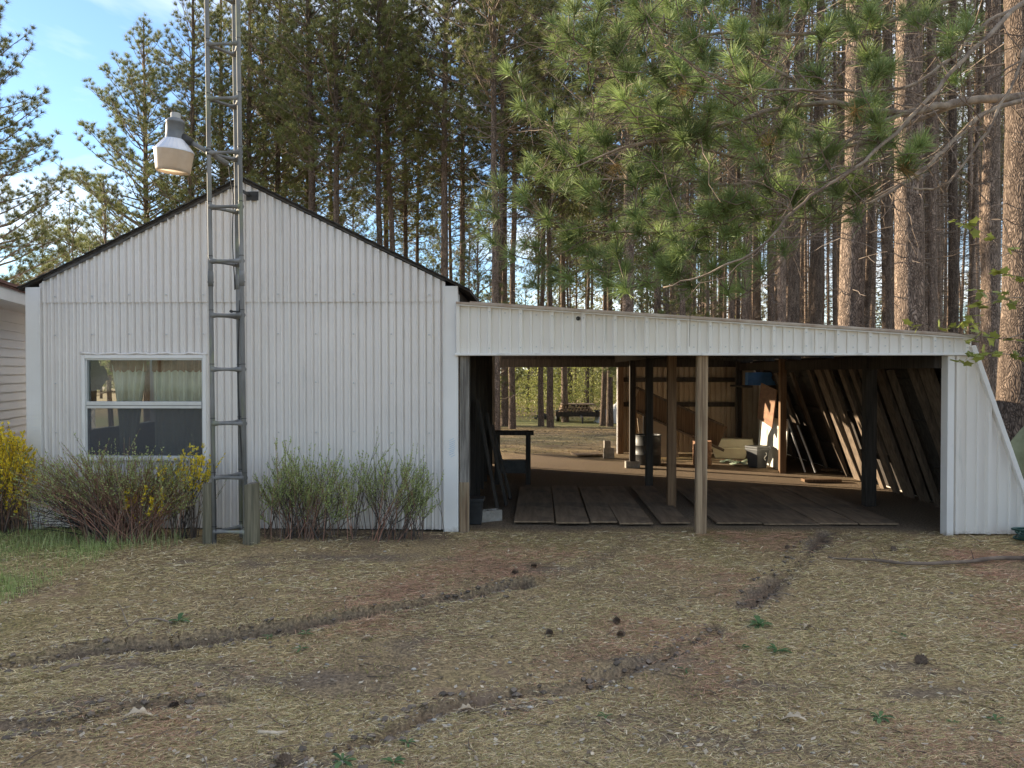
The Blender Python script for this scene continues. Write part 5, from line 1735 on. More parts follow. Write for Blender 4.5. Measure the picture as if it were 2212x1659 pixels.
def shrub(label, base_px, top_px, span_px, depth, n_stems, seed, stem_cols, leaf_c, leaf_n, name='shrub', shoots=8, flower=None, low_arch=0, base_w=0.12,
          leaf_from=0.45, leaf_size=(0.011, 0.023), twigs=4, top_jit=22, stem_r=0.0042):
    """vase-shaped shrub: stems from base px spread to span px at top px (view pixels), depth = its distance plane Y"""
    rng = np.random.default_rng(seed)
    b = np.array([*onY(base_px[0], base_px[1], depth)]); b[2] = 0.0
    t_ = thing(name, (b[0], b[1], 0), label, 'shrub', 'shrubs along the shed wall')
    st = TubeSet(4)
    LP, LD, FP, FD = [], [], [], []
    for i in range(n_stems):
        tall = i < shoots
        u = rng.random() if not tall else rng.uniform(0.1, 0.9)
        sx = span_px[0] + (span_px[1] - span_px[0]) * u
        edge = abs(u - 0.5) * 2
        sy = top_px + abs(rng.normal()) * top_jit + (edge ** 3) * 45 + (rng.random() ** 2) * 90 - (rng.uniform(15, 60) if tall else 0)
        dy = rng.uniform(-0.25, 0.22)
        top = onY(sx, sy, depth + dy)
        s0 = b + np.array([rng.normal() * base_w + 0.25 * base_w * (u - 0.5) * 8, rng.normal() * base_w * 0.5, 0.0])
        s0[2] = gfull(s0[0], s0[1]) - 0.02
        mid = s0 * 0.5 + top * 0.5 + np.array([(s0[0] - top[0]) * 0.16, 0, 0.05]) + rng.normal(size=3) * 0.025
        t = np.linspace(0, 1, 8)[:, None]
        pts = (1 - t) ** 2 * s0 + 2 * t * (1 - t) * mid + t * t * top
        c = np.asarray(stem_cols[rng.integers(0, len(stem_cols))]) * rng.uniform(0.7, 1.3)
        st.add(pts, stem_r * rng.uniform(0.7, 1.4), 0.0013, c)
        lines = [pts[3:]]
        for _ in range(twigs if not tall else 1):
            j = rng.integers(3, 7)
            d = norm(pts[j] - pts[j - 1]); d2 = norm(d + perp(d[None], rng)[0] * 0.55 + np.array([0, 0, 0.35]))
            tw_ = curve(pts[j], d2, rng.uniform(0.08, 0.24), 5, 0.15, 0.03, rng)
            st.add(tw_, 0.002, 0.0009, c * 0.9)
            lines.append(tw_)
        for ln in lines:
            k = leaf_n if len(ln) == 5 else leaf_n * 2
            f_ = rng.uniform(0.0 if len(ln) == 5 else leaf_from, 1, k) * (len(ln) - 1)
            i0 = np.minimum(f_.astype(int), len(ln) - 2); w_ = (f_ - i0)[:, None]
            P = ln[i0] * (1 - w_) + ln[i0 + 1] * w_; D = norm(ln[i0 + 1] - ln[i0])
            hz = (P[:, 2] / max(top[2], 0.1))
            keep = rng.random(k) < np.clip((hz - 0.52) * 2.6, 0.05, 1)
            LP.append(P[keep]); LD.append(D[keep])
            if flower:
                fx_, fp, fc0, fc1 = flower
                px_, py_, _ = project(P.mean(0))
                if fx_(px_, py_, rng):
                    pick = rng.random(k) < fp
                    FP.append(P[pick]); FD.append(D[pick])
    for i in range(low_arch):                 # low bare stems arching sideways
        top = onY(span_px[0] + 20 + rng.uniform(0, 130), rng.uniform(1062, 1146), depth + rng.uniform(-0.2, 0.15))
        s0 = b + np.array([rng.normal() * 0.05 - 0.12, rng.normal() * 0.05, 0.0])
        mid = (s0 + top) / 2 + np.array([0.05, 0, rng.uniform(0.02, 0.22)])
        t = np.linspace(0, 1, 8)[:, None]
        pts = (1 - t) ** 2 * s0 + 2 * t * (1 - t) * mid + t * t * top
        st.add(pts, 0.006, 0.0015, np.array((0.045, 0.035, 0.035)))
        for _ in range(4):
            j = rng.integers(3, 8)
            d2 = norm(np.array([-0.8, rng.normal() * 0.4, rng.normal() * 0.6 - 0.1]))
            st.add(curve(pts[j], d2, rng.uniform(0.1, 0.3), 5, -0.1, 0.05, rng), 0.0022, 0.0009, np.array((0.05, 0.04, 0.04)))
    off_ = np.array([b[0], b[1], 0])
    me = st.mesh('stems', colour=True); me.transform(Matrix.Translation(Vector(-off_)))
    o = link('stems', me, MT['litter'], t_); o['kind'] = 'stuff'
    LP, LD = np.concatenate(LP), np.concatenate(LD)
    V, F, C = tiny_leaves(LP, LD, leaf_size, rng, *leaf_c)
    o = link('leaves', mesh_arrays('leaves', V - off_, [F], C), MT['leaf'], t_); o['kind'] = 'stuff'
    if flower and FP:
        FP, FD = np.concatenate(FP), np.concatenate(FD)
        if len(FP):
            V, F, C = tiny_leaves(np.repeat(FP, 4, 0), np.repeat(FD, 4, 0), (0.018, 0.032), rng, flower[2], flower[3])
            o = link('flowers', mesh_arrays('flowers', V - off_, [F], C), MT['leaf'], t_); o['kind'] = 'stuff'
    return t_


RED = [(0.33, 0.17, 0.115), (0.40, 0.23, 0.16), (0.24, 0.13, 0.09), (0.2, 0.14, 0.105)]
GREY = [(0.09, 0.075, 0.065), (0.13, 0.105, 0.085), (0.17, 0.12, 0.09)]
LEAFG = ((0.30, 0.36, 0.12), (0.60, 0.66, 0.28))
YEL = ((0.88, 0.66, 0.04), (0.98, 0.82, 0.12))
shrub('broad red-stemmed shrub in front of the shed window', (268, 1150), 972, (15, 425), -0.50, 330, 61, RED, LEAFG, 15, shoots=16, low_arch=30, base_w=0.15, twigs=5,
      flower=(lambda x, y, r: y > 1060 and 270 < x < 365 and r.random() < 0.16, 0.5, *YEL))
shrub('thin forsythia with yellow flower tops beside the tower post', (402, 1145), 968, (338, 484), -0.42, 44, 62, GREY, LEAFG, 10, shoots=3, base_w=0.07, twigs=4, top_jit=14,
      flower=(lambda x, y, r: y < 1050 and r.random() < 0.8, 0.75, *YEL))
shrub('leafy shrub just right of the tower posts', (652, 1136), 978, (560, 765), -0.36, 112, 63, GREY + RED[:2], LEAFG, 32, shoots=12, base_w=0.17, twigs=5)
shrub('leafy shrub nearest the carport opening', (828, 1138), 970, (748, 944), -0.36, 86, 64, GREY + RED[:1], LEAFG, 30, shoots=11, base_w=0.20, twigs=5)
shrub('dense forsythia in yellow bloom at the left edge', (-10, 1110), 922, (-110, 78), -0.15, 150, 65, RED + GREY, LEAFG, 14, shoots=4, base_w=0.14, twigs=5, name='forsythia', top_jit=30,
      flower=(lambda x, y, r: y < 1030 + 40 * r.normal(), 0.9, *YEL))


# ------------------------------------------------------------------ ground litter, grass, pebbles
def screen_ground(n, rng, y0=1150, y1=1690, x0=-40, x1=2250):
    """points on the ground spread evenly over the view"""
    sx, sy = rng.uniform(x0, x1, n), rng.uniform(y0, y1, n)
    d = _f[None] * 1661 + _r[None] * (sx[:, None] - 1106) - _u[None] * (sy[:, None] - 829.5)
    k = (0.0 - EYE[2]) / d[:, 2]
    P = EYE + d * k[:, None]
    return P[:, 0], P[:, 1]


def gz_full(x, y):
    d, s_ = rut_field(x, y)
    return ground_z(x, y) + d, s_


rng = np.random.default_rng(91)
# dry straw and needles
N = 380000
x, y = screen_ground(N, rng)
z, soil_ = gz_full(x, y)
bare = soil_mask(x, y, soil_)
grs = grass_mask(x, y)
patch = 1.3 * vnoise(x, y, 2.6, 41) + 0.9 * vnoise(x, y, 6.5, 42) + 0.5 * vnoise(x, y, 15, 45)
keep = (rng.random(N) > bare * 0.93) & (rng.random(N) > grs * 0.6) & (rng.random(N) < 0.62 + 0.6 * patch)
keep &= ~((y > -0.02) & (x < BX1 + 0.05)) & ~((y > 0.3) & (x < CX1))
x, y, z, patch = x[keep], y[keep], z[keep], patch[keep]
N = len(x)
red = vnoise(x, y, 1.9, 43) + 0.6 * vnoise(x, y, 4.7, 44)
isred = rng.random(N) < np.clip(0.14 + 1.6 * (red - 0.12), 0.03, 0.9) * sstep((x + 2.5) / 2)
ang = rng.uniform(0, 6.28, N)
ang = np.where(rng.random(N) < 0.4, ang * 0.15 - 0.45, ang)       # a loose drift direction
tilt = np.abs(rng.normal(size=N)) * 0.16
dist = np.hypot(x, y + 7.73)
L = rng.uniform(0.015, 0.065, N) * np.clip(dist / 5.0, 0.7, 1.5)
L[isred] *= 1.4
w = rng.uniform(0.0010, 0.0022, N) * np.clip(dist / 3.6, 0.8, 2.2)
d = np.stack([np.cos(ang) * np.cos(tilt), np.sin(ang) * np.cos(tilt), np.sin(tilt)], 1)
s_ = np.stack([-np.sin(ang), np.cos(ang), rng.normal(size=N) * 0.3], 1)
P = np.stack([x, y, z + 0.003 + 0.006 * rng.random(N)], 1)
mid = P + d * (L * 0.5)[:, None] + np.stack([rng.normal(size=N) * 0.03 * L, rng.normal(size=N) * 0.03 * L, 0.02 * L], 1)
tip = P + d * L[:, None]; tip[:, 2] -= tilt * L * 0.5
V = np.stack([P - s_ * w[:, None] / 2, P + s_ * w[:, None] / 2, mid + s_ * w[:, None] / 2, mid - s_ * w[:, None] / 2, tip], 1).reshape(-1, 3)
o5 = (np.arange(N) * 5)[:, None]
F4 = o5 + np.array([[0, 1, 2, 3]]); F3 = o5 + np.array([[3, 2, 4]])
straw = np.array([(0.78, 0.61, 0.34), (0.61, 0.475, 0.235), (0.94, 0.82, 0.56), (0.285, 0.205, 0.122), (0.46, 0.415, 0.17)])
c = straw[rng.choice(5, N, p=[0.22, 0.27, 0.09, 0.24, 0.18])] * rng.uniform(0.7, 1.25, (N, 1))
c[isred] = np.array((0.52, 0.30, 0.19)) * rng.uniform(0.6, 1.4, (int(isred.sum()), 1))
o = link('dry_grass', mesh_arrays('dry_grass', V, [F3, F4], np.repeat(c, 5, 0)), MT['litter'])
tag(o, 'dry straw and fallen needles matted over the yard', 'dry grass', kind='stuff')

# green grass by the house end, weeds of grass under the shrubs
def grass_blades(x, y, z, hmin, hmax, wd, c0, c1, rng, lean=0.45):
    n = len(x)
    a = rng.uniform(0, 6.28, n); h = rng.uniform(hmin, hmax, n); le = np.abs(rng.normal(size=n)) * lean
    d = np.stack([np.cos(a) * le, np.sin(a) * le, np.ones(n)], 1); d = norm(d)
    s_ = np.stack([-np.sin(a), np.cos(a), np.zeros(n)], 1) * (wd / 2)
    b_ = np.stack([x, y, z - 0.005], 1)
    m1 = b_ + d * (h * 0.5)[:, None]
    out_ = np.stack([np.cos(a), np.sin(a), -0.3 * np.ones(n)], 1) * (h * le * 0.35)[:, None]
    t_ = b_ + d * h[:, None] + out_
    V = np.stack([b_ - s_, b_ + s_, m1 + s_ * 0.8, m1 - s_ * 0.8, t_], 1).reshape(-1, 3)
    o5 = (np.arange(n) * 5)[:, None]
    m_ = rng.random((n, 1)); c = (np.asarray(c0) * (1 - m_) + np.asarray(c1) * m_) * rng.uniform(0.75, 1.25, (n, 1))
    return V, o5 + np.array([[3, 2, 4]]), o5 + np.array([[0, 1, 2, 3]]), np.repeat(c, 5, 0)


x, y = screen_ground(70000, rng, 1130, 1440, -40, 460)
g = grass_mask(x, y)
k = (rng.random(len(x)) < g * (0.55 + 0.8 * vnoise(x, y, 4.0, 51))) & (y < -0.02)
x, y = x[k], y[k]
z, _ = gz_full(x, y)
nr = sstep((y + 1.1) / 1.0)
V, F3, F4, C = grass_blades(x, y, z, 0.025, 0.085, 0.0038, (0.24, 0.32, 0.09), (0.52, 0.60, 0.24), rng, 0.7)
V2, A3, A4, C2 = grass_blades(*(lambda q: (q[0], q[1], gz_full(q[0], q[1])[0]))((rng.uniform(-4.9, -3.3, 420), rng.uniform(-0.95, -0.45, 420))), 0.08, 0.22, 0.0045, (0.24, 0.3, 0.10), (0.5, 0.54, 0.26), rng, 0.45)
nV = len(V)
o = link('grass', mesh_arrays('grass', np.concatenate([V, V2]), [np.concatenate([F3, A3 + nV]), np.concatenate([F4, A4 + nV])], np.concatenate([C, C2])), MT['leaf'])
tag(o, 'short green grass in front of the shrubs by the house', 'grass', kind='stuff')

# short olive moss and seedling grass through the thatch
x, y = screen_ground(42000, rng, 1150, 1690)
mm = vnoise(x, y, 3.1, 71) + 0.7 * vnoise(x, y, 8.0, 72)
zz, so_ = gz_full(x, y)
k = (mm > 0.05) & (rng.random(len(x)) < 0.75) & (y < -0.1) & (soil_mask(x, y, so_) < 0.35)
V, F3, F4, C = grass_blades(x[k], y[k], zz[k], 0.008, 0.028, 0.0042, (0.20, 0.20, 0.06), (0.44, 0.40, 0.15), rng, 0.9)
o = link('moss', mesh_arrays('moss', V, [F3, F4], C), MT['leaf'])
tag(o, 'olive moss and seedling grass scattered through the dry thatch', 'moss', kind='stuff')
# twig crumbs
tw2 = TubeSet(4)
x, y = screen_ground(420, rng, 1160, 1680)
for a_, b_ in zip(x, y):
    if b_ > -0.2: continue
    z_ = gfull(a_, b_); an = rng.uniform(0, 6.28); L_ = rng.uniform(0.04, 0.17)
    d_ = np.array([math.cos(an), math.sin(an), rng.uniform(-0.02, 0.1)])
    g_ = rng.uniform(0.6, 1.5)
    tw2.add(curve(np.array([a_, b_, z_ + 0.008]), d_, L_, 5, 0.0, 0.06, rng), rng.uniform(0.0015, 0.0034), 0.001, np.array((0.16, 0.12, 0.09)) * g_)
o = link('twig_litter', tw2.mesh('twig_litter', colour=True), MT['litter'])
tag(o, 'broken little twigs littering the yard', 'twigs', kind='stuff')

# pebbles along the ruts
peb = []
for _ in range(260):
    if rng.random() < 0.5:
        g_, w_, _ = RUTS[2] if rng.random() < 0.7 else RUTS[0]
        j = rng.integers(0, len(g_) - 1); t = rng.random()
        q = g_[j] * (1 - t) + g_[j + 1] * t + rng.normal(size=2) * 0.13 - np.array([0, 0.05])
    else:
        sx, sy = screen_ground(1, rng); q = np.array([sx[0], sy[0]])
    if q[1] > -0.6: continue
    peb.append(q)
peb = np.array(peb)
zz, _ = gz_full(peb[:, 0], peb[:, 1])
oct_v = np.array([(1, 0, 0), (-1, 0, 0), (0, 1, 0), (0, -1, 0), (0, 0, 1), (0, 0, -1), (.6, .6, .5), (-.6, .6, .5), (-.6, -.6, .5), (.6, -.6, .5)], float)
VV, FF, CC, kk = [], [], [], 0
import itertools
octf = np.array([(0, 6, 9), (6, 2, 7), (7, 1, 8), (8, 3, 9), (4, 6, 7), (4, 7, 8), (4, 8, 9), (4, 9, 6), (0, 2, 6), (2, 1, 7), (1, 3, 8), (3, 0, 9), (5, 2, 0), (5, 1, 2), (5, 3, 1), (5, 0, 3)])
for q, z0_ in zip(peb, zz):
    sz = rng.uniform(0.005, 0.014) * np.array([rng.uniform(0.8, 1.5), rng.uniform(0.7, 1.2), rng.uniform(0.5, 0.8)])
    VV.append(oct_v * sz * rng.uniform(0.85, 1.15, (10, 3)) + np.array([q[0], q[1], z0_ + sz[2] * 0.4])); FF.append(octf + kk); kk += 10
    CC.append(np.tile(np.array((0.50, 0.46, 0.40)) * rng.uniform(0.6, 1.2), (10, 1)))
o = link('gravel', mesh_arrays('gravel', np.concatenate(VV), [np.concatenate(FF)], np.concatenate(CC), True), MT['litter'])
tag(o, 'small pale pebbles scattered along the wheel ruts', 'pebbles', kind='stuff')
# soil clods along the ruts
cl = []
for g_, w_, dp in RUTS[:4]:
    for j in range(len(g_) - 1):
        for _ in range(40):
            t = rng.random(); q = g_[j] * (1 - t) + g_[j + 1] * t + np.array([rng.normal() * 0.05, rng.normal() * 0.11])
            if q[1] < -0.2: cl.append(q)
cl = np.array(cl); zz, _ = gz_full(cl[:, 0], cl[:, 1])
VV, FF, CC, kk = [], [], [], 0
for q, z0_ in zip(cl, zz):
    sz = (0.004 + 0.018 * rng.random() ** 2.5) * np.array([rng.uniform(0.8, 1.4), rng.uniform(0.8, 1.3), rng.uniform(0.5, 0.9)])
    VV.append(oct_v * sz * rng.uniform(0.7, 1.3, (10, 3)) + np.array([q[0], q[1], z0_ + sz[2] * 0.3])); FF.append(octf + kk); kk += 10
    CC.append(np.tile(np.array((0.19, 0.15, 0.115)) * rng.uniform(0.6, 1.4), (10, 1)))
o = link('dirt', mesh_arrays('dirt', np.concatenate(VV), [np.concatenate(FF)], np.concatenate(CC)), MT['litter'])
tag(o, 'loose dark soil crumbs thrown up by the wheels', 'soil', kind='stuff')


x, y = screen_ground(1500, rng, 1165, 1680)
k = y < -0.15
x, y = x[k], y[k]; n_ = len(x); g0_ = gz_full(x, y)[0]
V, F, C = leaf_cloud(n_, lambda n: x, lambda n: y, lambda n: g0_ + 0.012, (0.008, 0.026), (0.17, 0.12, 0.08), (0.66, 0.56, 0.42), rng)
V[:, 2] = np.repeat(g0_, 4) + 0.012 + 0.35 * (V[:, 2] - np.repeat(g0_ + 0.012, 4))
o = link('leaf_crumbs', mesh_arrays('leaf_crumbs', V, [F], C), MT['litter'])
tag(o, 'crumbled brown leaf bits scattered over the yard', 'leaf litter', kind='stuff')
x, y = rng.uniform(-3, 7, 9000), 7.5 + 20 * rng.random(9000) ** 1.3
k = np.abs(x - 0.6) < (y + 7.73) * 0.14
x, y = x[k], y[k]; n_ = len(x)
V, F, C = leaf_cloud(n_, lambda n: x, lambda n: y, lambda n: ground_z(x, y) + 0.015, (0.02, 0.05), (0.12, 0.085, 0.05), (0.42, 0.34, 0.22), rng)
V[:, 2] = np.repeat(ground_z(x, y), 4) + 0.008 + 0.25 * (V[:, 2] - np.repeat(ground_z(x, y), 4))
o = link('leaf_litter', mesh_arrays('leaf_litter', V, [F], C), MT['litter'])
tag(o, 'brown leaf litter strewn over the lawn behind the carport', 'leaf litter', kind='stuff')


# fallen leaves
def fallen_leaf(px, py, size, label, rz):
    q = on_ground(px, py)
    n = 11
    out_, inn = [], []
    t_ = np.linspace(0, 1, n)
    lob = 0.30 + 0.16 * np.cos(t_ * 3 * 2 * math.pi + 0.4)
    prof = lob * np.sin(np.clip(t_ * 0.94 + 0.05, 0, 1) * math.pi) ** 0.6 * 1.5
    V, F = [], []
    for i in range(n):
        xx = (t_[i] - 0.5) * size
        cu = 0.18 * size * math.sin(t_[i] * 3.0 + rz)
        for s2 in (-1, 0, 1):
            V.append((xx, s2 * prof[i] * size * 0.5, cu + 0.22 * size * abs(s2) * prof[i]))
    for i in range(n - 1):
        for s2 in (0, 1):
            a = i * 3 + s2
            F.append((a, a + 3, a + 4, a + 1))
    zc = gfull(q[0], q[1]) + 0.012
    c_, s_ = math.cos(rz), math.sin(rz)
    V = [(q[0] + v[0] * c_ - v[1] * s_, q[1] + v[0] * s_ + v[1] * c_, zc + v[2]) for v in V]
    m_ = MB(); m_.add(V, F)
    m_.tube([V[1], (V[1][0] - c_ * size * 0.3, V[1][1] - s_ * size * 0.3, zc + 0.01)], 0.0022, 4)
    o = m_.build('fallen_leaf', 'dry_leaf', None, smooth=True)
    tag(o, label, 'leaf', 'dry leaves fallen on the yard')


for a in [(300, 1556, 0.12, 'pale curled dry leaf near the lower left rut', 0.4), (352, 1556, 0.10, 'dry leaf lying just right of the pale curled one at lower left', 2.6), (1714, 1562, 0.11, 'large pale lobed dry leaf at lower right', 5.8),
          (1745, 1358, 0.09, 'dry leaf by the stick right of the weed rosettes', 0.9), (795, 1383, 0.06, 'small white dry leaf just below the long rut', 0.3), (880, 1180, 0.09, 'dry leaf left of the carport post on the mulch', 1.9),
          (772, 1163, 0.10, 'dry leaf beneath the shrub near the carport', 3.2), (1080, 1262, 0.07, 'dry leaf at the end of the long rut', 2.2), (1008, 1540, 0.08, 'dry leaf in the lower middle rut', 0.2),
          (1115, 1534, 0.07, 'dry leaf right of the pebbles in the lower rut', 2.9), (115, 1447, 0.05, 'dry leaf at the left end of the long rut', 1.0), (1800, 1388, 0.08, 'dry leaf below the short stick at right', 4.0), (742, 1212, 0.06, 'small dry leaf right of the tower posts', 3.4)]:
    fallen_leaf(*a)


# pine cones
def pine_cone(px, py, s_, label):
    s_ *= 0.72
    q = on_ground(px, py); z0_ = gfull(q[0], q[1])
    m_ = MB(); r2 = np.random.default_rng(int(px))
    ax = norm(np.array([r2.normal(), r2.normal(), 0.2])); e1 = norm(np.cross(ax, np.array([0, 0, 1.0]))); e2 = np.cross(ax, e1)
    c0 = np.array([q[0], q[1], z0_ + s_ * 0.42])
    for k in range(9):
        t = k / 8; rr = s_ * 0.5 * math.sin(0.35 + t * 2.5)
        for j in range(8):
            a = j * 0.785 + k * 0.4
            d = math.cos(a) * e1 + math.sin(a) * e2
            p_ = c0 + ax * (t - 0.5) * s_ * 1.1
            tipp = p_ + d * rr + ax * 0.14 * s_
            sd = np.cross(ax, d) * s_ * 0.13
            m_.add([p_, tipp - sd, tipp + sd + ax * 0.06 * s_], [(0, 1, 2)])
            m_.add([tipp - sd, tipp + sd, tipp + ax * 0.10 * s_ + d * 0.02], [(0, 1, 2)])
    o = m_.build('pine_cone', 'cone'); tag(o, label, 'pine cone', 'pine cones on the ground')


for a in [(372, 1522, 0.055, 'dark pine cone at lower left above the curled leaf'), (612, 1648, 0.055, 'pine cone at the bottom edge'), (1115, 1240, 0.055, 'pine cone above the end of the long rut, left one'),
          (1152, 1226, 0.055, 'pine cone above the end of the long rut, right one'), (1330, 1347, 0.05, 'pine cone in the middle of the yard'), (1340, 1375, 0.05, 'pine cone just below another in the middle of the yard'),
          (1990, 1435, 0.06, 'large pine cone on bare soil at right'), (1930, 1190, 0.05, 'pine cone near the fallen branch and carport jamb'), (1700, 1186, 0.04, 'small pine cone beside the short rut'), (1185, 1372, 0.045, 'small pine cone left of the middle pair')]:
    pine_cone(*a)


# low green weeds
def weed(px, py, s_, n, label, c0=(0.06, 0.13, 0.05), c1=(0.16, 0.26, 0.10)):
    q = on_ground(px, py); r2 = np.random.default_rng(int(px * 7 + py))
    t_ = thing('weed', (q[0], q[1], gfull(q[0], q[1])), label, 'weed', 'low green weeds in the yard')
    for k in range(n):
        a = k * 2.4 + r2.normal() * 0.2; L_ = s_ * r2.uniform(0.55, 1.0); e = r2.uniform(0.25, 0.9); w_ = L_ * r2.uniform(0.24, 0.36)
        d = np.array([math.cos(a), math.sin(a), 0]); sd = np.array([-math.sin(a), math.cos(a), 0])
        V = []
        for t, ww in ((0.05, 0.15), (0.3, 0.6), (0.6, 1.0), (0.85, 0.7), (1.0, 0.08)):
            p_ = np.array([q[0], q[1], t_.location.z]) + d * L_ * t * math.cos(e * (1 - 0.3 * t)) + np.array([0, 0, L_ * (math.sin(e) * t - 0.45 * t * t) + 0.008])
            V += [p_ - sd * w_ * ww / 2 + np.array([0, 0, 0.10 * w_ * ww]), p_, p_ + sd * w_ * ww / 2 + np.array([0, 0, 0.10 * w_ * ww])]
        m_ = MB(); f_ = r2.random()
        cc = tuple(float(v) for v in (np.array(c0) * (1 - f_) + np.array(c1) * f_))
        m_.add(V, [(i * 3 + j, i * 3 + j + 3, i * 3 + j + 4, i * 3 + j + 1) for i in range(4) for j in (0, 1)], cc)
        m_.build('leaf', 'leaf', t_, smooth=True)


for a in [(385, 1345, 0.10, 9, 'weed at the tip of the thin twig, left of centre'), (1640, 1352, 0.12, 13, 'largest weed rosette right of the middle'), (1680, 1410, 0.09, 9, 'weed rosette below the largest one'),
          (1602, 1402, 0.06, 6, 'small weed left of the lower rosette'), (660, 1378, 0.06, 6, 'weed on the rut edge below the tower'), (580, 1385, 0.05, 6, 'weed in the rut left of the tower line'), (650, 1405, 0.06, 6, 'weed just under the long rut'),
          (1900, 1555, 0.075, 8, 'weed right of the large pale leaf'), (1945, 1375, 0.06, 6, 'weed above the cone at right'), (2150, 1560, 0.06, 5, 'weed near the lower right corner, darker one'),
          (740, 1650, 0.08, 8, 'grassy weed at the bottom edge'), (850, 1652, 0.07, 6, 'bluish weed at the bottom edge right of the grassy one'), (1310, 1552, 0.05, 5, 'tiny weed in the lower middle'), (2060, 1565, 0.05, 5, 'yellowish weed left of the lower right corner'),
          (880, 1612, 0.05, 5, 'weed above the bottom edge left of centre'), (1740, 1185, 0.05, 5, 'weed under the fallen branch'), (1480, 1450, 0.05, 5, 'tiny weed near the middle right')]:
    weed(*a)


# sticks and the fallen branch
def stick(pts_px, r0_, r1_, label, name='stick', m='branch', lift=0.0, n=7, twigs=0):
    W_ = np.array([on_ground(px, py) for px, py in pts_px])
    t = np.linspace(0, len(W_) - 1, (len(W_) - 1) * 4 + 1)
    F_ = np.stack([np.interp(t, np.arange(len(W_)), W_[:, j]) for j in range(3)], 1)
    for _ in range(2):
        F_[1:-1] = 0.25 * F_[:-2] + 0.5 * F_[1:-1] + 0.25 * F_[2:]
    rad = np.linspace(r0_, r1_, len(F_)) * RNG.uniform(0.88, 1.12, len(F_))
    for i in range(len(F_)):
        F_[i, 2] = gfull(F_[i, 0], F_[i, 1]) + rad[i] * 0.8 + lift * math.sin(i / len(F_) * 3.14)
    t_ = thing(name, (F_[0][0], F_[0][1], F_[0][2]), label, 'stick', 'sticks on the ground')
    m_ = MB(); m_.tube(F_, rad, n); m_.build('stem', m, t_, smooth=True)
    for k in range(twigs):
        i = 3 + k * (len(F_) // (twigs + 1)); d = norm(np.array([RNG.normal() - 0.4, RNG.normal() * 0.3, 0.9]))
        m_ = MB(); m_.tube(curve(F_[i], d, RNG.uniform(0.06, 0.18), 4, 0, 0.08), [0.005, 0.004, 0.003, 0.002], 5); m_.build('twig', m, t_, smooth=True)
    return t_


stick([(1788, 1206), (1840, 1212), (1880, 1214), (1940, 1224), (2010, 1226), (2090, 1222), (2150, 1212), (2230, 1214), (2300, 1216)], 0.008, 0.021, 'long fallen branch lying across the yard at right', 'fallen_branch', twigs=4, lift=0.02, m='twig')
stick([(255, 1372), (285, 1352), (305, 1342), (340, 1340), (372, 1348)], 0.004, 0.007, 'thin forked twig left of the middle weed', lift=0.01, twigs=1)
stick([(558, 1585), (600, 1588), (622, 1584)], 0.010, 0.009, 'short pale peeled stick at lower left', m='dry_leaf')
stick([(130, 1452), (172, 1442)], 0.014, 0.012, 'short thick bark piece beside the long rut', m='branch')
stick([(2085, 1152), (2120, 1172)], 0.008, 0.006, 'pale stick in front of the leaning wall sheet', m='dry_leaf')
stick([(1640, 1284), (1690, 1286), (1720, 1290)], 0.006, 0.004, 'thin stick across the short rut')
stick([(1720, 1350), (1760, 1356), (1800, 1372)], 0.006, 0.004, 'thin stick beside the rosettes')
stick([(1625, 1640), (1655, 1628), (1690, 1620)], 0.006, 0.004, 'dark curved twig near the bottom right')

# ------------------------------------------------------------------ things at the right edge
# green tarp bundle behind the leaning wall
def blob(name, cx_, cy_, z0_, rx, ry, h, m, label, cat, seed, fold=0.16, n=30, k=14, power=0.8):
    r2 = np.random.default_rng(seed)
    V, F = [], []
    ph = r2.uniform(0, 6.28, 6)
    for j in range(k + 1):
        t = j / k
        for i in range(n):
            a = 2 * math.pi * i / n
            f_ = 1 + fold * (0.5 * math.sin(3 * a + ph[0]) + 0.4 * math.sin(7 * a + ph[1] + 2 * t) + 0.25 * math.sin(13 * a + ph[2])) * (1 - 0.5 * t)
            rr = (1 - t ** 2) ** power
            V.append((cx_ + rx * rr * f_ * math.cos(a), cy_ + ry * rr * f_ * math.sin(a), z0_ + h * t * (1 + 0.10 * math.sin(2 * a + ph[3]) * t) + 0.02 * math.sin(5 * a + ph[4]) * (1 - t) + 0.02))
    for j in range(k):
        for i in range(n):
            F.append((j * n + i, j * n + (i + 1) % n, (j + 1) * n + (i + 1) % n, (j + 1) * n + i))
    m_ = MB(); m_.add(V, F)
    o = m_.build(name, m, None, smooth=True)
    return tag(o, label, cat)


q = onY(2215, 1140, 0.7)
blob('tarp_bundle', q[0] + 0.18, 0.8, -0.05, 0.50, 0.42, 1.12, 'tarp_green', 'olive green tarp bundle heaped behind the leaning wall', 'tarp', 4, fold=0.34)
# green hose coil
q = on_ground(2196, 1150); q[1] = -0.36
hz = thing('garden_hose', (q[0], q[1], 0), 'dark green garden hose coiled by the leaning wall', 'hose')
pts = []
for i in range(260):
    a = i * 0.19
    r_ = 0.24 + 0.05 * math.sin(i * 0.31) + 0.04 * math.sin(i * 0.077)
    pts.append((q[0] + r_ * math.cos(a) * 1.05 + 0.02 * math.sin(i * .5), q[1] + r_ * 0.8 * math.sin(a), 0.025 + 0.10 * (i / 260) + 0.015 * math.sin(i * 0.23)))
m_ = MB(); m_.tube(pts, 0.0105, 7); m_.build('coil', 'hose', hz, smooth=True)

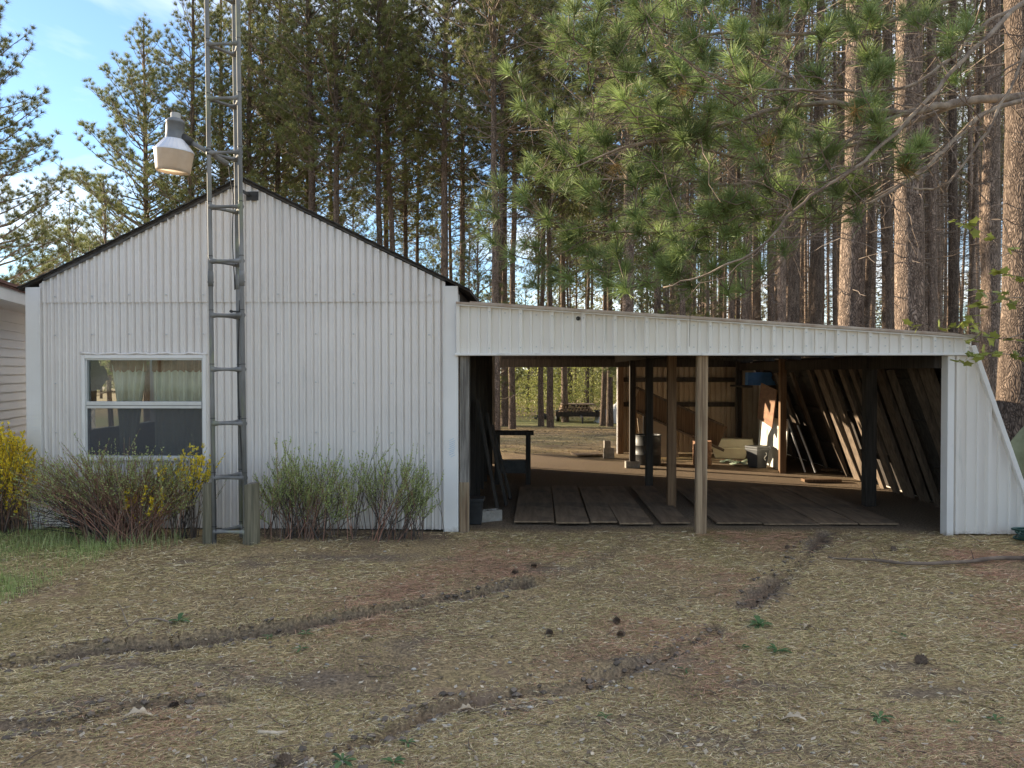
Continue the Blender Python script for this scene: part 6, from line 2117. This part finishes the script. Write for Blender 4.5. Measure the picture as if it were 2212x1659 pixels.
# leafy sapling twigs in front of the trunks
rng = np.random.default_rng(17)
sap = thing('sapling', (*on_ground(2300, 1140)[:2], 0), 'young sapling with fresh yellow-green leaves at the right edge', 'sapling')
sp = np.array(sap.location); ts_ = TubeSet(4)
stem = np.array([sp, sp + (0.0, 0.05, 1.0), sp + (-0.05, 0.1, 2.0), sp + (0.0, 0.15, 3.3)]); ts_.add(stem, 0.018, 0.006)
LP = []
for tgt in [[(2310, 700), (2200, 735), (2100, 725), (2030, 715), (1965, 700)], [(2310, 620), (2200, 640), (2120, 655), (2080, 690)], [(2310, 560), (2212, 555), (2150, 520), (2100, 488), (2070, 480)], [(2310, 680), (2230, 690), (2170, 640), (2110, 630)],
            [(2310, 640), (2225, 600), (2150, 590)], [(2310, 790), (2220, 775), (2150, 760), (2085, 780)], [(2310, 735), (2240, 740), (2160, 735), (2100, 700)]]:
    W_ = np.array([onY(px, py, -0.45 + 0.12 * rng.normal()) for px, py in tgt]); W_[0] = stem[2] + (stem[3] - stem[2]) * rng.random() * 0.7
    t = np.linspace(0, len(W_) - 1, 14); Fp = np.stack([np.interp(t, np.arange(len(W_)), W_[:, j]) for j in range(3)], 1)
    Fp[1:-1] = 0.25 * Fp[:-2] + 0.5 * Fp[1:-1] + 0.25 * Fp[2:]
    ts_.add(Fp, 0.006, 0.002)
    for i in (5, 7, 9, 10, 12, 13):
        LP.append(Fp[i] + rng.normal(size=3) * 0.02)
me = ts_.mesh('stem'); me.transform(Matrix.Translation(Vector(-sp))); link('stem', me, MT['branch'], sap)
VV, FF, CC, kk = [], [], [], 0
for p_ in LP:
    for _ in range(rng.integers(2, 5)):
        d = norm(np.array([rng.normal(), rng.normal() * 0.6, rng.normal() * 0.5 - 0.1])); sd = norm(np.cross(d, np.array([rng.normal() * 0.4, rng.normal() * 0.4, 1])))
        s_ = rng.uniform(0.035, 0.065)
        ring = []
        for j in range(10):
            a = 2 * math.pi * j / 10
            r_ = s_ * (0.62 + 0.38 * (j % 2))
            ring.append(p_ + d * s_ * 0.9 + d * math.cos(a) * r_ + sd * math.sin(a) * r_ * 0.8)
        VV.append(np.array([p_ + d * s_ * 0.9] + ring)); FF.append(np.array([(0, 1 + j, 1 + (j + 1) % 10) for j in range(10)]) + kk); kk += 11
        CC.append(np.tile(np.array((0.27, 0.30, 0.07)) * rng.uniform(0.7, 1.3), (11, 1)))
o = link('leaves', mesh_arrays('leaves', np.concatenate(VV) - sp, [np.concatenate(FF)], np.concatenate(CC)), MT['leaf'], sap); o['kind'] = 'stuff'

# ------------------------------------------------------------------ things stored in the carport
def boxthing(name, b, m, label, cat, group=None, bevel=0.004, rot=0.0, c=None):
    m_ = MB(); m_.box(*b)
    if rot:
        cx_, cy_ = (b[0] + b[1]) / 2, (b[2] + b[3]) / 2
        m_.V = [(cx_ + (v[0] - cx_) * math.cos(rot) - (v[1] - cy_) * math.sin(rot), cy_ + (v[0] - cx_) * math.sin(rot) + (v[1] - cy_) * math.cos(rot), v[2]) for v in m_.V]
    o = m_.build(name, m, None, bevel=bevel)
    return tag(o, label, cat, group)


def leaning(name, a, b, w, th, m, label, cat, up=(0, 1, 0), group=None):
    m_ = MB(); m_.bar(a, b, w, th, up=up)
    o = m_.build(name, m, None, bevel=0.003)
    return tag(o, label, cat, group, 'thing')


# boards leaning on the shed side
for k, (x0, Y0, z1, w_, lab) in enumerate([(-0.42, 1.05, 1.30, 0.16, 'dark plank leaning on the shed wall nearest the front'), (-0.34, 1.5, 1.12, 0.20, 'second dark plank leaning on the shed wall'),
                                          (-0.30, 1.95, 0.95, 0.14, 'short plank leaning on the shed wall behind the others')]):
    leaning('plank', (x0, Y0, 0.02), (x0 - 0.24, Y0 + 0.05, z1), w_, 0.03, 'wood_dark', lab, 'plank', up=(1, 0, 0.2), group='planks leaning on the shed wall')
# dark stand with top rail, seen against the light
st_ = thing('wooden_stand', (-0.3, 3.4, 0), 'dark wooden stand with top rail silhouetted against the rear doorway', 'stand')
a_, b_ = onY(1066, 937, 3.4), onY(1153, 937, 3.4)
m_ = MB(); m_.box(a_[0], b_[0], 3.25, 3.55, 0.71, 0.76); m_.build('top_rail', 'wood_dark', st_)
lx = onY(1141, 990, 3.4)[0]
for yy in (3.28, 3.48):
    m_ = MB(); m_.box(lx - 0.035, lx + 0.035, yy, yy + 0.05, 0.0, 0.708); m_.build('leg', 'wood_dark', st_)
    m_ = MB(); m_.box(a_[0] + 0.02, a_[0] + 0.09, yy, yy + 0.05, 0.0, 0.708); m_.build('leg', 'wood_dark', st_)
m_ = MB(); m_.box(a_[0] + 0.1, lx - 0.037, 3.3, 3.5, 0.16, 0.34); m_.build('lower_box', 'dark_metal', st_)
# tub and block just inside the jamb
q = on_ground(1022, 1135)
tb_ = thing('plastic_tub', (q[0], q[1] + 0.1, 0), 'black plastic tub with rim just inside the left jamb', 'tub')
m_ = MB()
for (h0, h1, r0_, r1_) in ((0.0, 0.24, 0.085, 0.10), (0.24, 0.275, 0.112, 0.112)):
    V = [(q[0] + sx * r, q[1] + 0.1 + sy * r, z) for z, r in ((h0, r0_), (h1, r1_)) for sx, sy in ((-1, -1), (1, -1), (1, 1), (-1, 1))]
    m_.add(V, [(3, 2, 1, 0), (4, 5, 6, 7), (0, 1, 5, 4), (1, 2, 6, 5), (2, 3, 7, 6), (3, 0, 4, 7)])
m_.build('tub_body', 'black_plastic', tb_, bevel=0.006)


def cinder(x, Y_, z, rot, label, upright=False, k=0.5):
    w, d_, h = (0.40 * k, 0.19 * k, 0.19 * k) if not upright else (0.24 * k, 0.19 * k, 0.28 * k)
    m_ = MB(); t = 0.032 * k
    # walls and webs around two cores
    m_.box(-w / 2, w / 2, -d_ / 2, -d_ / 2 + t, 0, h); m_.box(-w / 2, w / 2, d_ / 2 - t, d_ / 2, 0, h)
    for c_ in (-w / 2 + t / 2, 0, w / 2 - t / 2):
        m_.box(c_ - t / 2 + 0.0005, c_ + t / 2 - 0.0005, -d_ / 2 + t, d_ / 2 - t, 0.001, h - 0.002)
    m_.V = [(x + v[0] * math.cos(rot) - v[1] * math.sin(rot), Y_ + v[0] * math.sin(rot) + v[1] * math.cos(rot), z + v[2]) for v in m_.V]
    o = m_.build('concrete_block', 'block'); tag(o, label, 'concrete block', 'concrete blocks about the carport')


q = on_ground(1052, 1130); cinder(q[0] + 0.02, q[1] + 0.12, 0.0, 0.5, 'concrete block on the floor by the black tub', k=0.62)
q = on_ground(1316, 991)
cinder(q[0], q[1] + 0.1, 0.0, 0.05, 'lowest concrete block of the stack in the rear doorway'); cinder(q[0], q[1] + 0.1, 0.096, -0.03, 'middle concrete block of the stack in the rear doorway')
cinder(q[0] - 0.03, q[1] + 0.1, 0.192, 0.1, 'upright concrete block topping the stack in the rear doorway', True)
cinder(1.65, 5.3, 0.0, 0.1, 'concrete block under the farthest centre post', k=0.6)
q = on_ground(1272, 986); boxthing('plywood_scrap', (q[0] - 0.3, q[0] + 0.25, q[1] - 0.12, q[1] + 0.25, 0.02, 0.05), 'plywood', 'flat plywood scrap on the lawn inside the rear doorway', 'board', rot=0.3)
# long wooden trough leaning down along the rear wall
A, B = onY(1372, 862, 6.6), onY(1560, 945, 6.2)
tg = thing('wooden_trough', (A[0], 6.5, 0), 'long wooden chute sloping down along the rear wall', 'chute')
m_ = MB(); m_.bar(A, B, 0.05, 0.42, up=(0, 0, 1)); m_.build('floor_board', 'wood_brown', tg)
up_ = np.array([0, 0, 0.22])
m_ = MB(); m_.bar(A + up_ + (0, -0.14, 0), B + up_ + (0, -0.14, 0), 0.22, 0.03, up=(0, 0, 1)); m_.build('side_board', 'stud_wood', tg)
m_ = MB(); m_.bar(A - up_ + (0, -0.14, 0), B - up_ + (0, -0.14, 0), 0.22, 0.03, up=(0, 0, 1)); m_.build('side_board', 'stud_wood', tg)
for f_ in (0.12, 0.85):
    C_ = A * (1 - f_) + B * f_
    m_ = MB(); m_.box(C_[0] - 0.03, C_[0] + 0.03, C_[1] + 0.04, C_[1] + 0.1, 0, C_[2]); m_.build('leg', 'wood_dark', tg)
# beige sheet leaning behind it
leaning('plywood_sheet', (2.35, 6.75, 0.02), (2.35, 7.35, 0.72), 0.70, 0.02, 'tan_panel', 'beige sheet leaning against the rear wall under the chute', 'sheet', up=(0, 1, 0))
# tyre standing by the doorway, black drum, rusty barrel
q = on_ground(1379, 990)
ty = thing('tyre', (q[0], 6.0, 0), 'old tyre standing behind the farthest centre post', 'tyre')
m_ = MB(); m_.tube([(q[0] + 0.17 * math.cos(a), 6.0, 0.24 + 0.17 * math.sin(a)) for a in np.linspace(0, 2 * math.pi, 25)], 0.07, 10, cap=False); m_.build('tread', 'rubber', ty, smooth=True)
m_ = MB(); m_.tube([(q[0] + 0.085 * math.cos(a), 6.0, 0.24 + 0.085 * math.sin(a)) for a in np.linspace(0, 2 * math.pi, 21)], 0.025, 8, cap=False); m_.build('rim', 'rust', ty, smooth=True)
def drum(x, Y_, r_, h, m, name, label, cat):
    t_ = thing(name, (x, Y_, 0), label, cat)
    m_ = MB(); m_.lathe([(0, 0.0), (r_ * 0.97, 0.0), (r_, 0.02), (r_, h * 0.33), (r_ * 1.04, h * 0.345), (r_, h * 0.36), (r_, h * 0.64), (r_ * 1.04, h * 0.655), (r_, h * 0.67), (r_, h - 0.02)], x, Y_, 22); m_.build('barrel_body', m, t_, smooth=True)
    m_ = MB(); m_.lathe([(r_, h - 0.02), (r_ * 1.03, h - 0.012), (r_ * 1.03, h), (r_ * 0.96, h), (r_ * 0.95, h - 0.025), (0, h - 0.025)], x, Y_, 22); m_.build('barrel_lid', m, t_)
drum(1.98, 5.85, 0.24, 0.52, 'black_plastic', 'plastic_drum', 'black plastic drum between the rear centre posts', 'drum')
drum(2.92, 5.75, 0.16, 0.42, 'rust', 'metal_barrel', 'rusty small barrel left of the cream tubs', 'barrel')
# cream tubs
def tub(x0, x1, y0_, y1_, z0_, z1_, rot, label, flip=False):
    cx_, cy_ = (x0 + x1) / 2, (y0_ + y1_) / 2
    t_ = thing('cream_tub', (cx_, cy_, z0_), label, 'tub', 'cream tubs by the rear wall')
    m_ = MB(); e = 0.05
    lo = (0.0, e) if flip else (e, 0.0)
    V = []
    for z, ins in ((z0_, lo[0]), (z1_, lo[1])):
        V += [(x0 + ins, y0_ + ins, z), (x1 - ins, y0_ + ins, z), (x1 - ins, y1_ - ins, z), (x0 + ins, y1_ - ins, z)]
    m_.add(V, [(3, 2, 1, 0), (4, 5, 6, 7), (0, 1, 5, 4), (1, 2, 6, 5), (2, 3, 7, 6), (3, 0, 4, 7)])
    r_ = MB(); zr = z0_ if flip else z1_
    r_.box(x0 - 0.02, x1 + 0.02, y0_ - 0.02, y1_ + 0.02, zr - 0.012, zr + 0.014)
    for mm in (m_, r_):
        mm.V = [(cx_ + (v[0] - cx_) * math.cos(rot) - (v[1] - cy_) * math.sin(rot), cy_ + (v[0] - cx_) * math.sin(rot) + (v[1] - cy_) * math.cos(rot), v[2]) for v in mm.V]
    m_.build('tub_body', 'cream_plastic', t_, bevel=0.02); r_.build('tub_rim', 'cream_plastic', t_, bevel=0.006)
q = on_ground(1548, 992)
tub(q[0] - 0.02, q[0] + 0.62, q[1] + 0.0, q[1] + 0.42, 0.0, 0.20, -0.25, 'lower cream plastic tub with rim, lying sunlit near the rear wall')
tub(q[0] + 0.10, q[0] + 0.78, q[1] + 0.06, q[1] + 0.42, 0.215, 0.37, -0.35, 'upturned cream plastic tub stacked on the other', flip=True)
# rubbish bin with white emblem
q = on_ground(1641, 1012)
bn = thing('rubbish_bin', (q[0], q[1] + 0.13, 0), 'dark grey plastic bin with white curl emblem in the sunlit corner', 'bin')
m_ = MB(); V = []
BH = 0.37
for z, r in ((0, 0.105), (BH, 0.145)):
    V += [(q[0] + sx * r, q[1] + 0.13 + sy * r, z) for sx, sy in ((-1, -1), (1, -1), (1, 1), (-1, 1))]
m_.add(V, [(3, 2, 1, 0), (0, 1, 5, 4), (1, 2, 6, 5), (2, 3, 7, 6), (3, 0, 4, 7)])
rb_ = Matrix.Rotation(0.5, 3, 'Z')
def rotb(mm, c_):
    mm.V = [tuple(rb_ @ (Vector(v) - Vector(c_)) + Vector(c_)) for v in mm.V]
bc = (q[0], q[1] + 0.13, 0)
rotb(m_, bc); o = m_.build('bin_body', 'bin_plastic', bn, bevel=0.012)
m_ = MB()
for z, r in ((BH - 0.03, 0.150), (BH - 0.07, 0.147)):
    m_.box(q[0] - r, q[0] + r, q[1] + 0.13 - r, q[1] + 0.13 + r, z, z + 0.022)
rotb(m_, bc); m_.build('bin_rim', 'bin_plastic', bn, bevel=0.004)
m_ = MB(); pts = []
for t in np.linspace(0, 1, 22):       # S-shaped curl
    a = t * 2 * math.pi
    pts.append((q[0] + 0.045 + 0.024 * math.sin(a), q[1] + 0.13 - 0.134, 0.20 - 0.13 * (t - 0.5)))
m_.tube(pts, 0.008, 6); rotb(m_, bc); m_.build('emblem', 'white_paint', bn)
# crumpled papers, pot, jug
r2 = np.random.default_rng(3)
for k, (px, py, s_, lab) in enumerate([(1574, 1000, 0.14, 'crumpled pale green sheet nearest the cream tubs'), (1600, 1005, 0.17, 'crumpled green-white plastic sheet beside the bin'), (1620, 1000, 0.13, 'crumpled green scrap touching the bin')]):
    q2 = on_ground(px, py); n = 9; V, F = [], []
    for j in range(n):
        for i in range(n):
            V.append((q2[0] + (i / (n - 1) - 0.5) * s_ * 2, q2[1] + (j / (n - 1) - 0.5) * s_ * 1.4, 0.015 + 0.06 * r2.random() * (1 - (2 * i / (n - 1) - 1) ** 2)))
    F = [(j * n + i, j * n + i + 1, (j + 1) * n + i + 1, (j + 1) * n + i) for j in range(n - 1) for i in range(n - 1)]
    m_ = MB(); m_.add(V, F); o = m_.build('plastic_sheet', 'green_paper'); tag(o, lab, 'plastic sheet', 'crumpled sheets by the bin', 'thing')
    sd = o.modifiers.new('thick', 'SOLIDIFY'); sd.thickness = 0.003
q2 = on_ground(1663, 1003)
t_ = thing('flower_pot', (q2[0], q2[1], 0), 'small black pot between the bin and the brown post', 'pot')
m_ = MB(); m_.lathe([(0, 0), (0.055, 0), (0.07, 0.12), (0.078, 0.12), (0.078, 0.145), (0.066, 0.145), (0.06, 0.10), (0, 0.10)], q2[0], q2[1], 16); m_.build('pot_wall', 'black_plastic', t_, smooth=False)
q2 = on_ground(1676, 1004)
t_ = thing('plastic_jug', (q2[0], q2[1] + 0.1, 0), 'blue plastic jug behind the brown post', 'jug')
m_ = MB(); m_.lathe([(0, 0), (0.07, 0), (0.072, 0.11), (0.05, 0.15), (0.022, 0.165), (0.022, 0.19), (0, 0.19)], q2[0], q2[1] + 0.1, 14); m_.build('jug_body', 'blue_plastic', t_, smooth=True)
# white panel and brown board along the right post row
leaning('white_panel', (4.05, 4.75, 0.40), (4.12, 6.5, 0.42), 0.02, 0.85, 'white_panel', 'white panel standing along the right post row in sunlight', 'panel', up=(0.06, 0, 1))
leaning('brown_board', (3.86, 4.75, 1.02), (3.95, 5.9, 1.12), 0.02, 0.62, 'brown_board', 'brown board leaning high in front of the white panel', 'board', up=(0.1, 0.15, 1))
m_ = MB(); q2 = onY(1650, 817, 6.8); m_.box(q2[0] - 0.35, q2[0] + 0.35, 6.6, 6.8, q2[2] - 0.13, q2[2] + 0.11); o = m_.build('storage_box', 'blue_plastic', None, bevel=0.01)
tag(o, 'blue storage box on a bracket high in the rear corner', 'box')
m_ = MB(); m_.box(q2[0] - 0.45, 4.0, 6.5, 7.5, q2[2] - 0.17, q2[2] - 0.132); m_.build('corner_shelf', 'wood_dark', carport)
# shiny rods leaning right of the brown post
for k, (xa, lab) in enumerate([(4.18, 'shiny metal rod leaning just right of the brown post'), (4.34, 'second shiny metal rod leaning right of the brown post')]):
    leaning('metal_rod', (xa + 0.10, 4.55, 0.03), (xa - 0.12, 4.75, 0.86 - 0.1 * k), 0.022, 0.022, 'alu', lab, 'rod', group='rods in the carport corner')
# loose boards on the earth floor
for k, (px, py, L_, rot, lab) in enumerate([(1778, 1043, 0.55, 0.05, 'flat board on the earth floor in the sun patch'), (1805, 1020, 0.36, 0.15, 'short board end lying near the leaning studs')]):
    q2 = on_ground(px, py); boxthing('loose_board', (q2[0] - L_ / 2, q2[0] + L_ / 2, q2[1], q2[1] + 0.14, 0.01, 0.05), 'wood_brown', lab, 'board', rot=rot)

# ------------------------------------------------------------------ beyond the rear doorway
q = on_ground(1248, 912); G0 = float(ground_z(q[0], q[1]))
TX, TY = q[0], q[1]
tr = thing('utility_trailer', (TX, TY, G0), 'low trailer loaded with cut logs beyond the rear doorway', 'trailer')
s_ = (TY + 7.73) / 1661.0
W2 = 48 * s_
m_ = MB(); m_.box(TX - W2, TX + W2, TY - 0.5, TY + 1.3, G0 + 0.36, G0 + 0.42); m_.build('bed', 'wood_brown', tr)
m_ = MB(); m_.box(TX - W2, TX + W2, TY - 0.54, TY - 0.5, G0 + 0.30, G0 + 0.52); m_.build('front_board', 'wood_dark', tr)
for sx in (-1, 1):
    xx = TX + sx * (W2 - 0.12)
    m_ = MB(); m_.tube([(xx - 0.09, TY + 0.3, G0 + 0.26), (xx - 0.08, TY + 0.3, G0 + 0.26), (xx + 0.08, TY + 0.3, G0 + 0.26), (xx + 0.09, TY + 0.3, G0 + 0.26)], [0.23, 0.26, 0.26, 0.23], 18); w0 = m_.build('wheel', 'rubber', tr, smooth=False)
    m_ = MB(); m_.tube([(xx - 0.095, TY + 0.3, G0 + 0.26), (xx + 0.095, TY + 0.3, G0 + 0.26)], 0.13, 14); m_.build('rim', 'white_paint', w0)
    m_ = MB(); m_.box(xx - 0.12, xx + 0.12, TY - 0.05, TY + 0.65, G0 + 0.53, G0 + 0.56); m_.build('fender', 'dark_metal', tr)
m_ = MB(); m_.bar((TX + 0.1, TY - 0.5, G0 + 0.34), (TX + 0.15, TY - 1.5, G0 + 0.28), 0.08, 0.08); m_.build('tow_bar', 'dark_metal', tr)
m_ = MB(); m_.box(TX + 0.10, TX + 0.18, TY - 1.45, TY - 1.38, G0, G0 + 0.3); m_.build('jack_stand', 'dark_metal', tr)
r2 = np.random.default_rng(12); k = 0
for rowi in range(3):
    for j in range(11 - rowi):
        xx = TX - W2 * 0.82 + j * 0.155 + rowi * 0.07; zz = G0 + 0.49 + rowi * 0.125
        if xx > TX + W2 * 0.9: break
        r_ = 0.066 * r2.uniform(0.8, 1.05)
        m_ = MB(); m_.tube([(xx, TY - 0.48 + r2.uniform(0, 0.1), zz), (xx + r2.normal() * 0.02, TY + 1.1, zz)], r_, 9)
        o = m_.build('log', 'log_end'); tag(o, 'cut log in the load on the trailer', 'log', 'logs on the trailer')
m_ = MB(); m_.box(TX - W2 * 0.75, TX + W2 * 0.75, TY - 0.5, TY + 1.0, G0 + 0.85, G0 + 0.89); o = m_.build('loose_board', 'plywood'); tag(o, 'pale plank lying on top of the trailer load', 'board')
q = on_ground(1322, 914)
blob('tarp_pile', q[0] + 0.35, q[1] + 0.6, float(ground_z(q[0], q[1])) - 0.05, 1.15, 0.9, 1.05, 'tarp_white', 'white tarp draped over a pile beyond the rear doorway', 'tarp', 8, fold=0.12, power=1.1)
q = on_ground(1172, 905)
blob('tarp_heap', q[0], q[1], float(ground_z(q[0], q[1])) - 0.05, 0.5, 0.4, 0.35, 'rubber', 'small dark heap at the foot of the twin pines', 'heap', 9, fold=0.2)

for o in list(scene.objects):
    n_ = o.name.split('.')[0]
    if n_ in ('limbs', 'crown') and o.parent:
        o['kind'] = 'stuff'
    if n_ in ('floor_board', 'window', 'wooden_post', 'loose_board', 'plank', 'plywood_scrap', 'white_panel', 'brown_board', 'curtain') and o.parent is None:
        o['kind'] = 'thing'
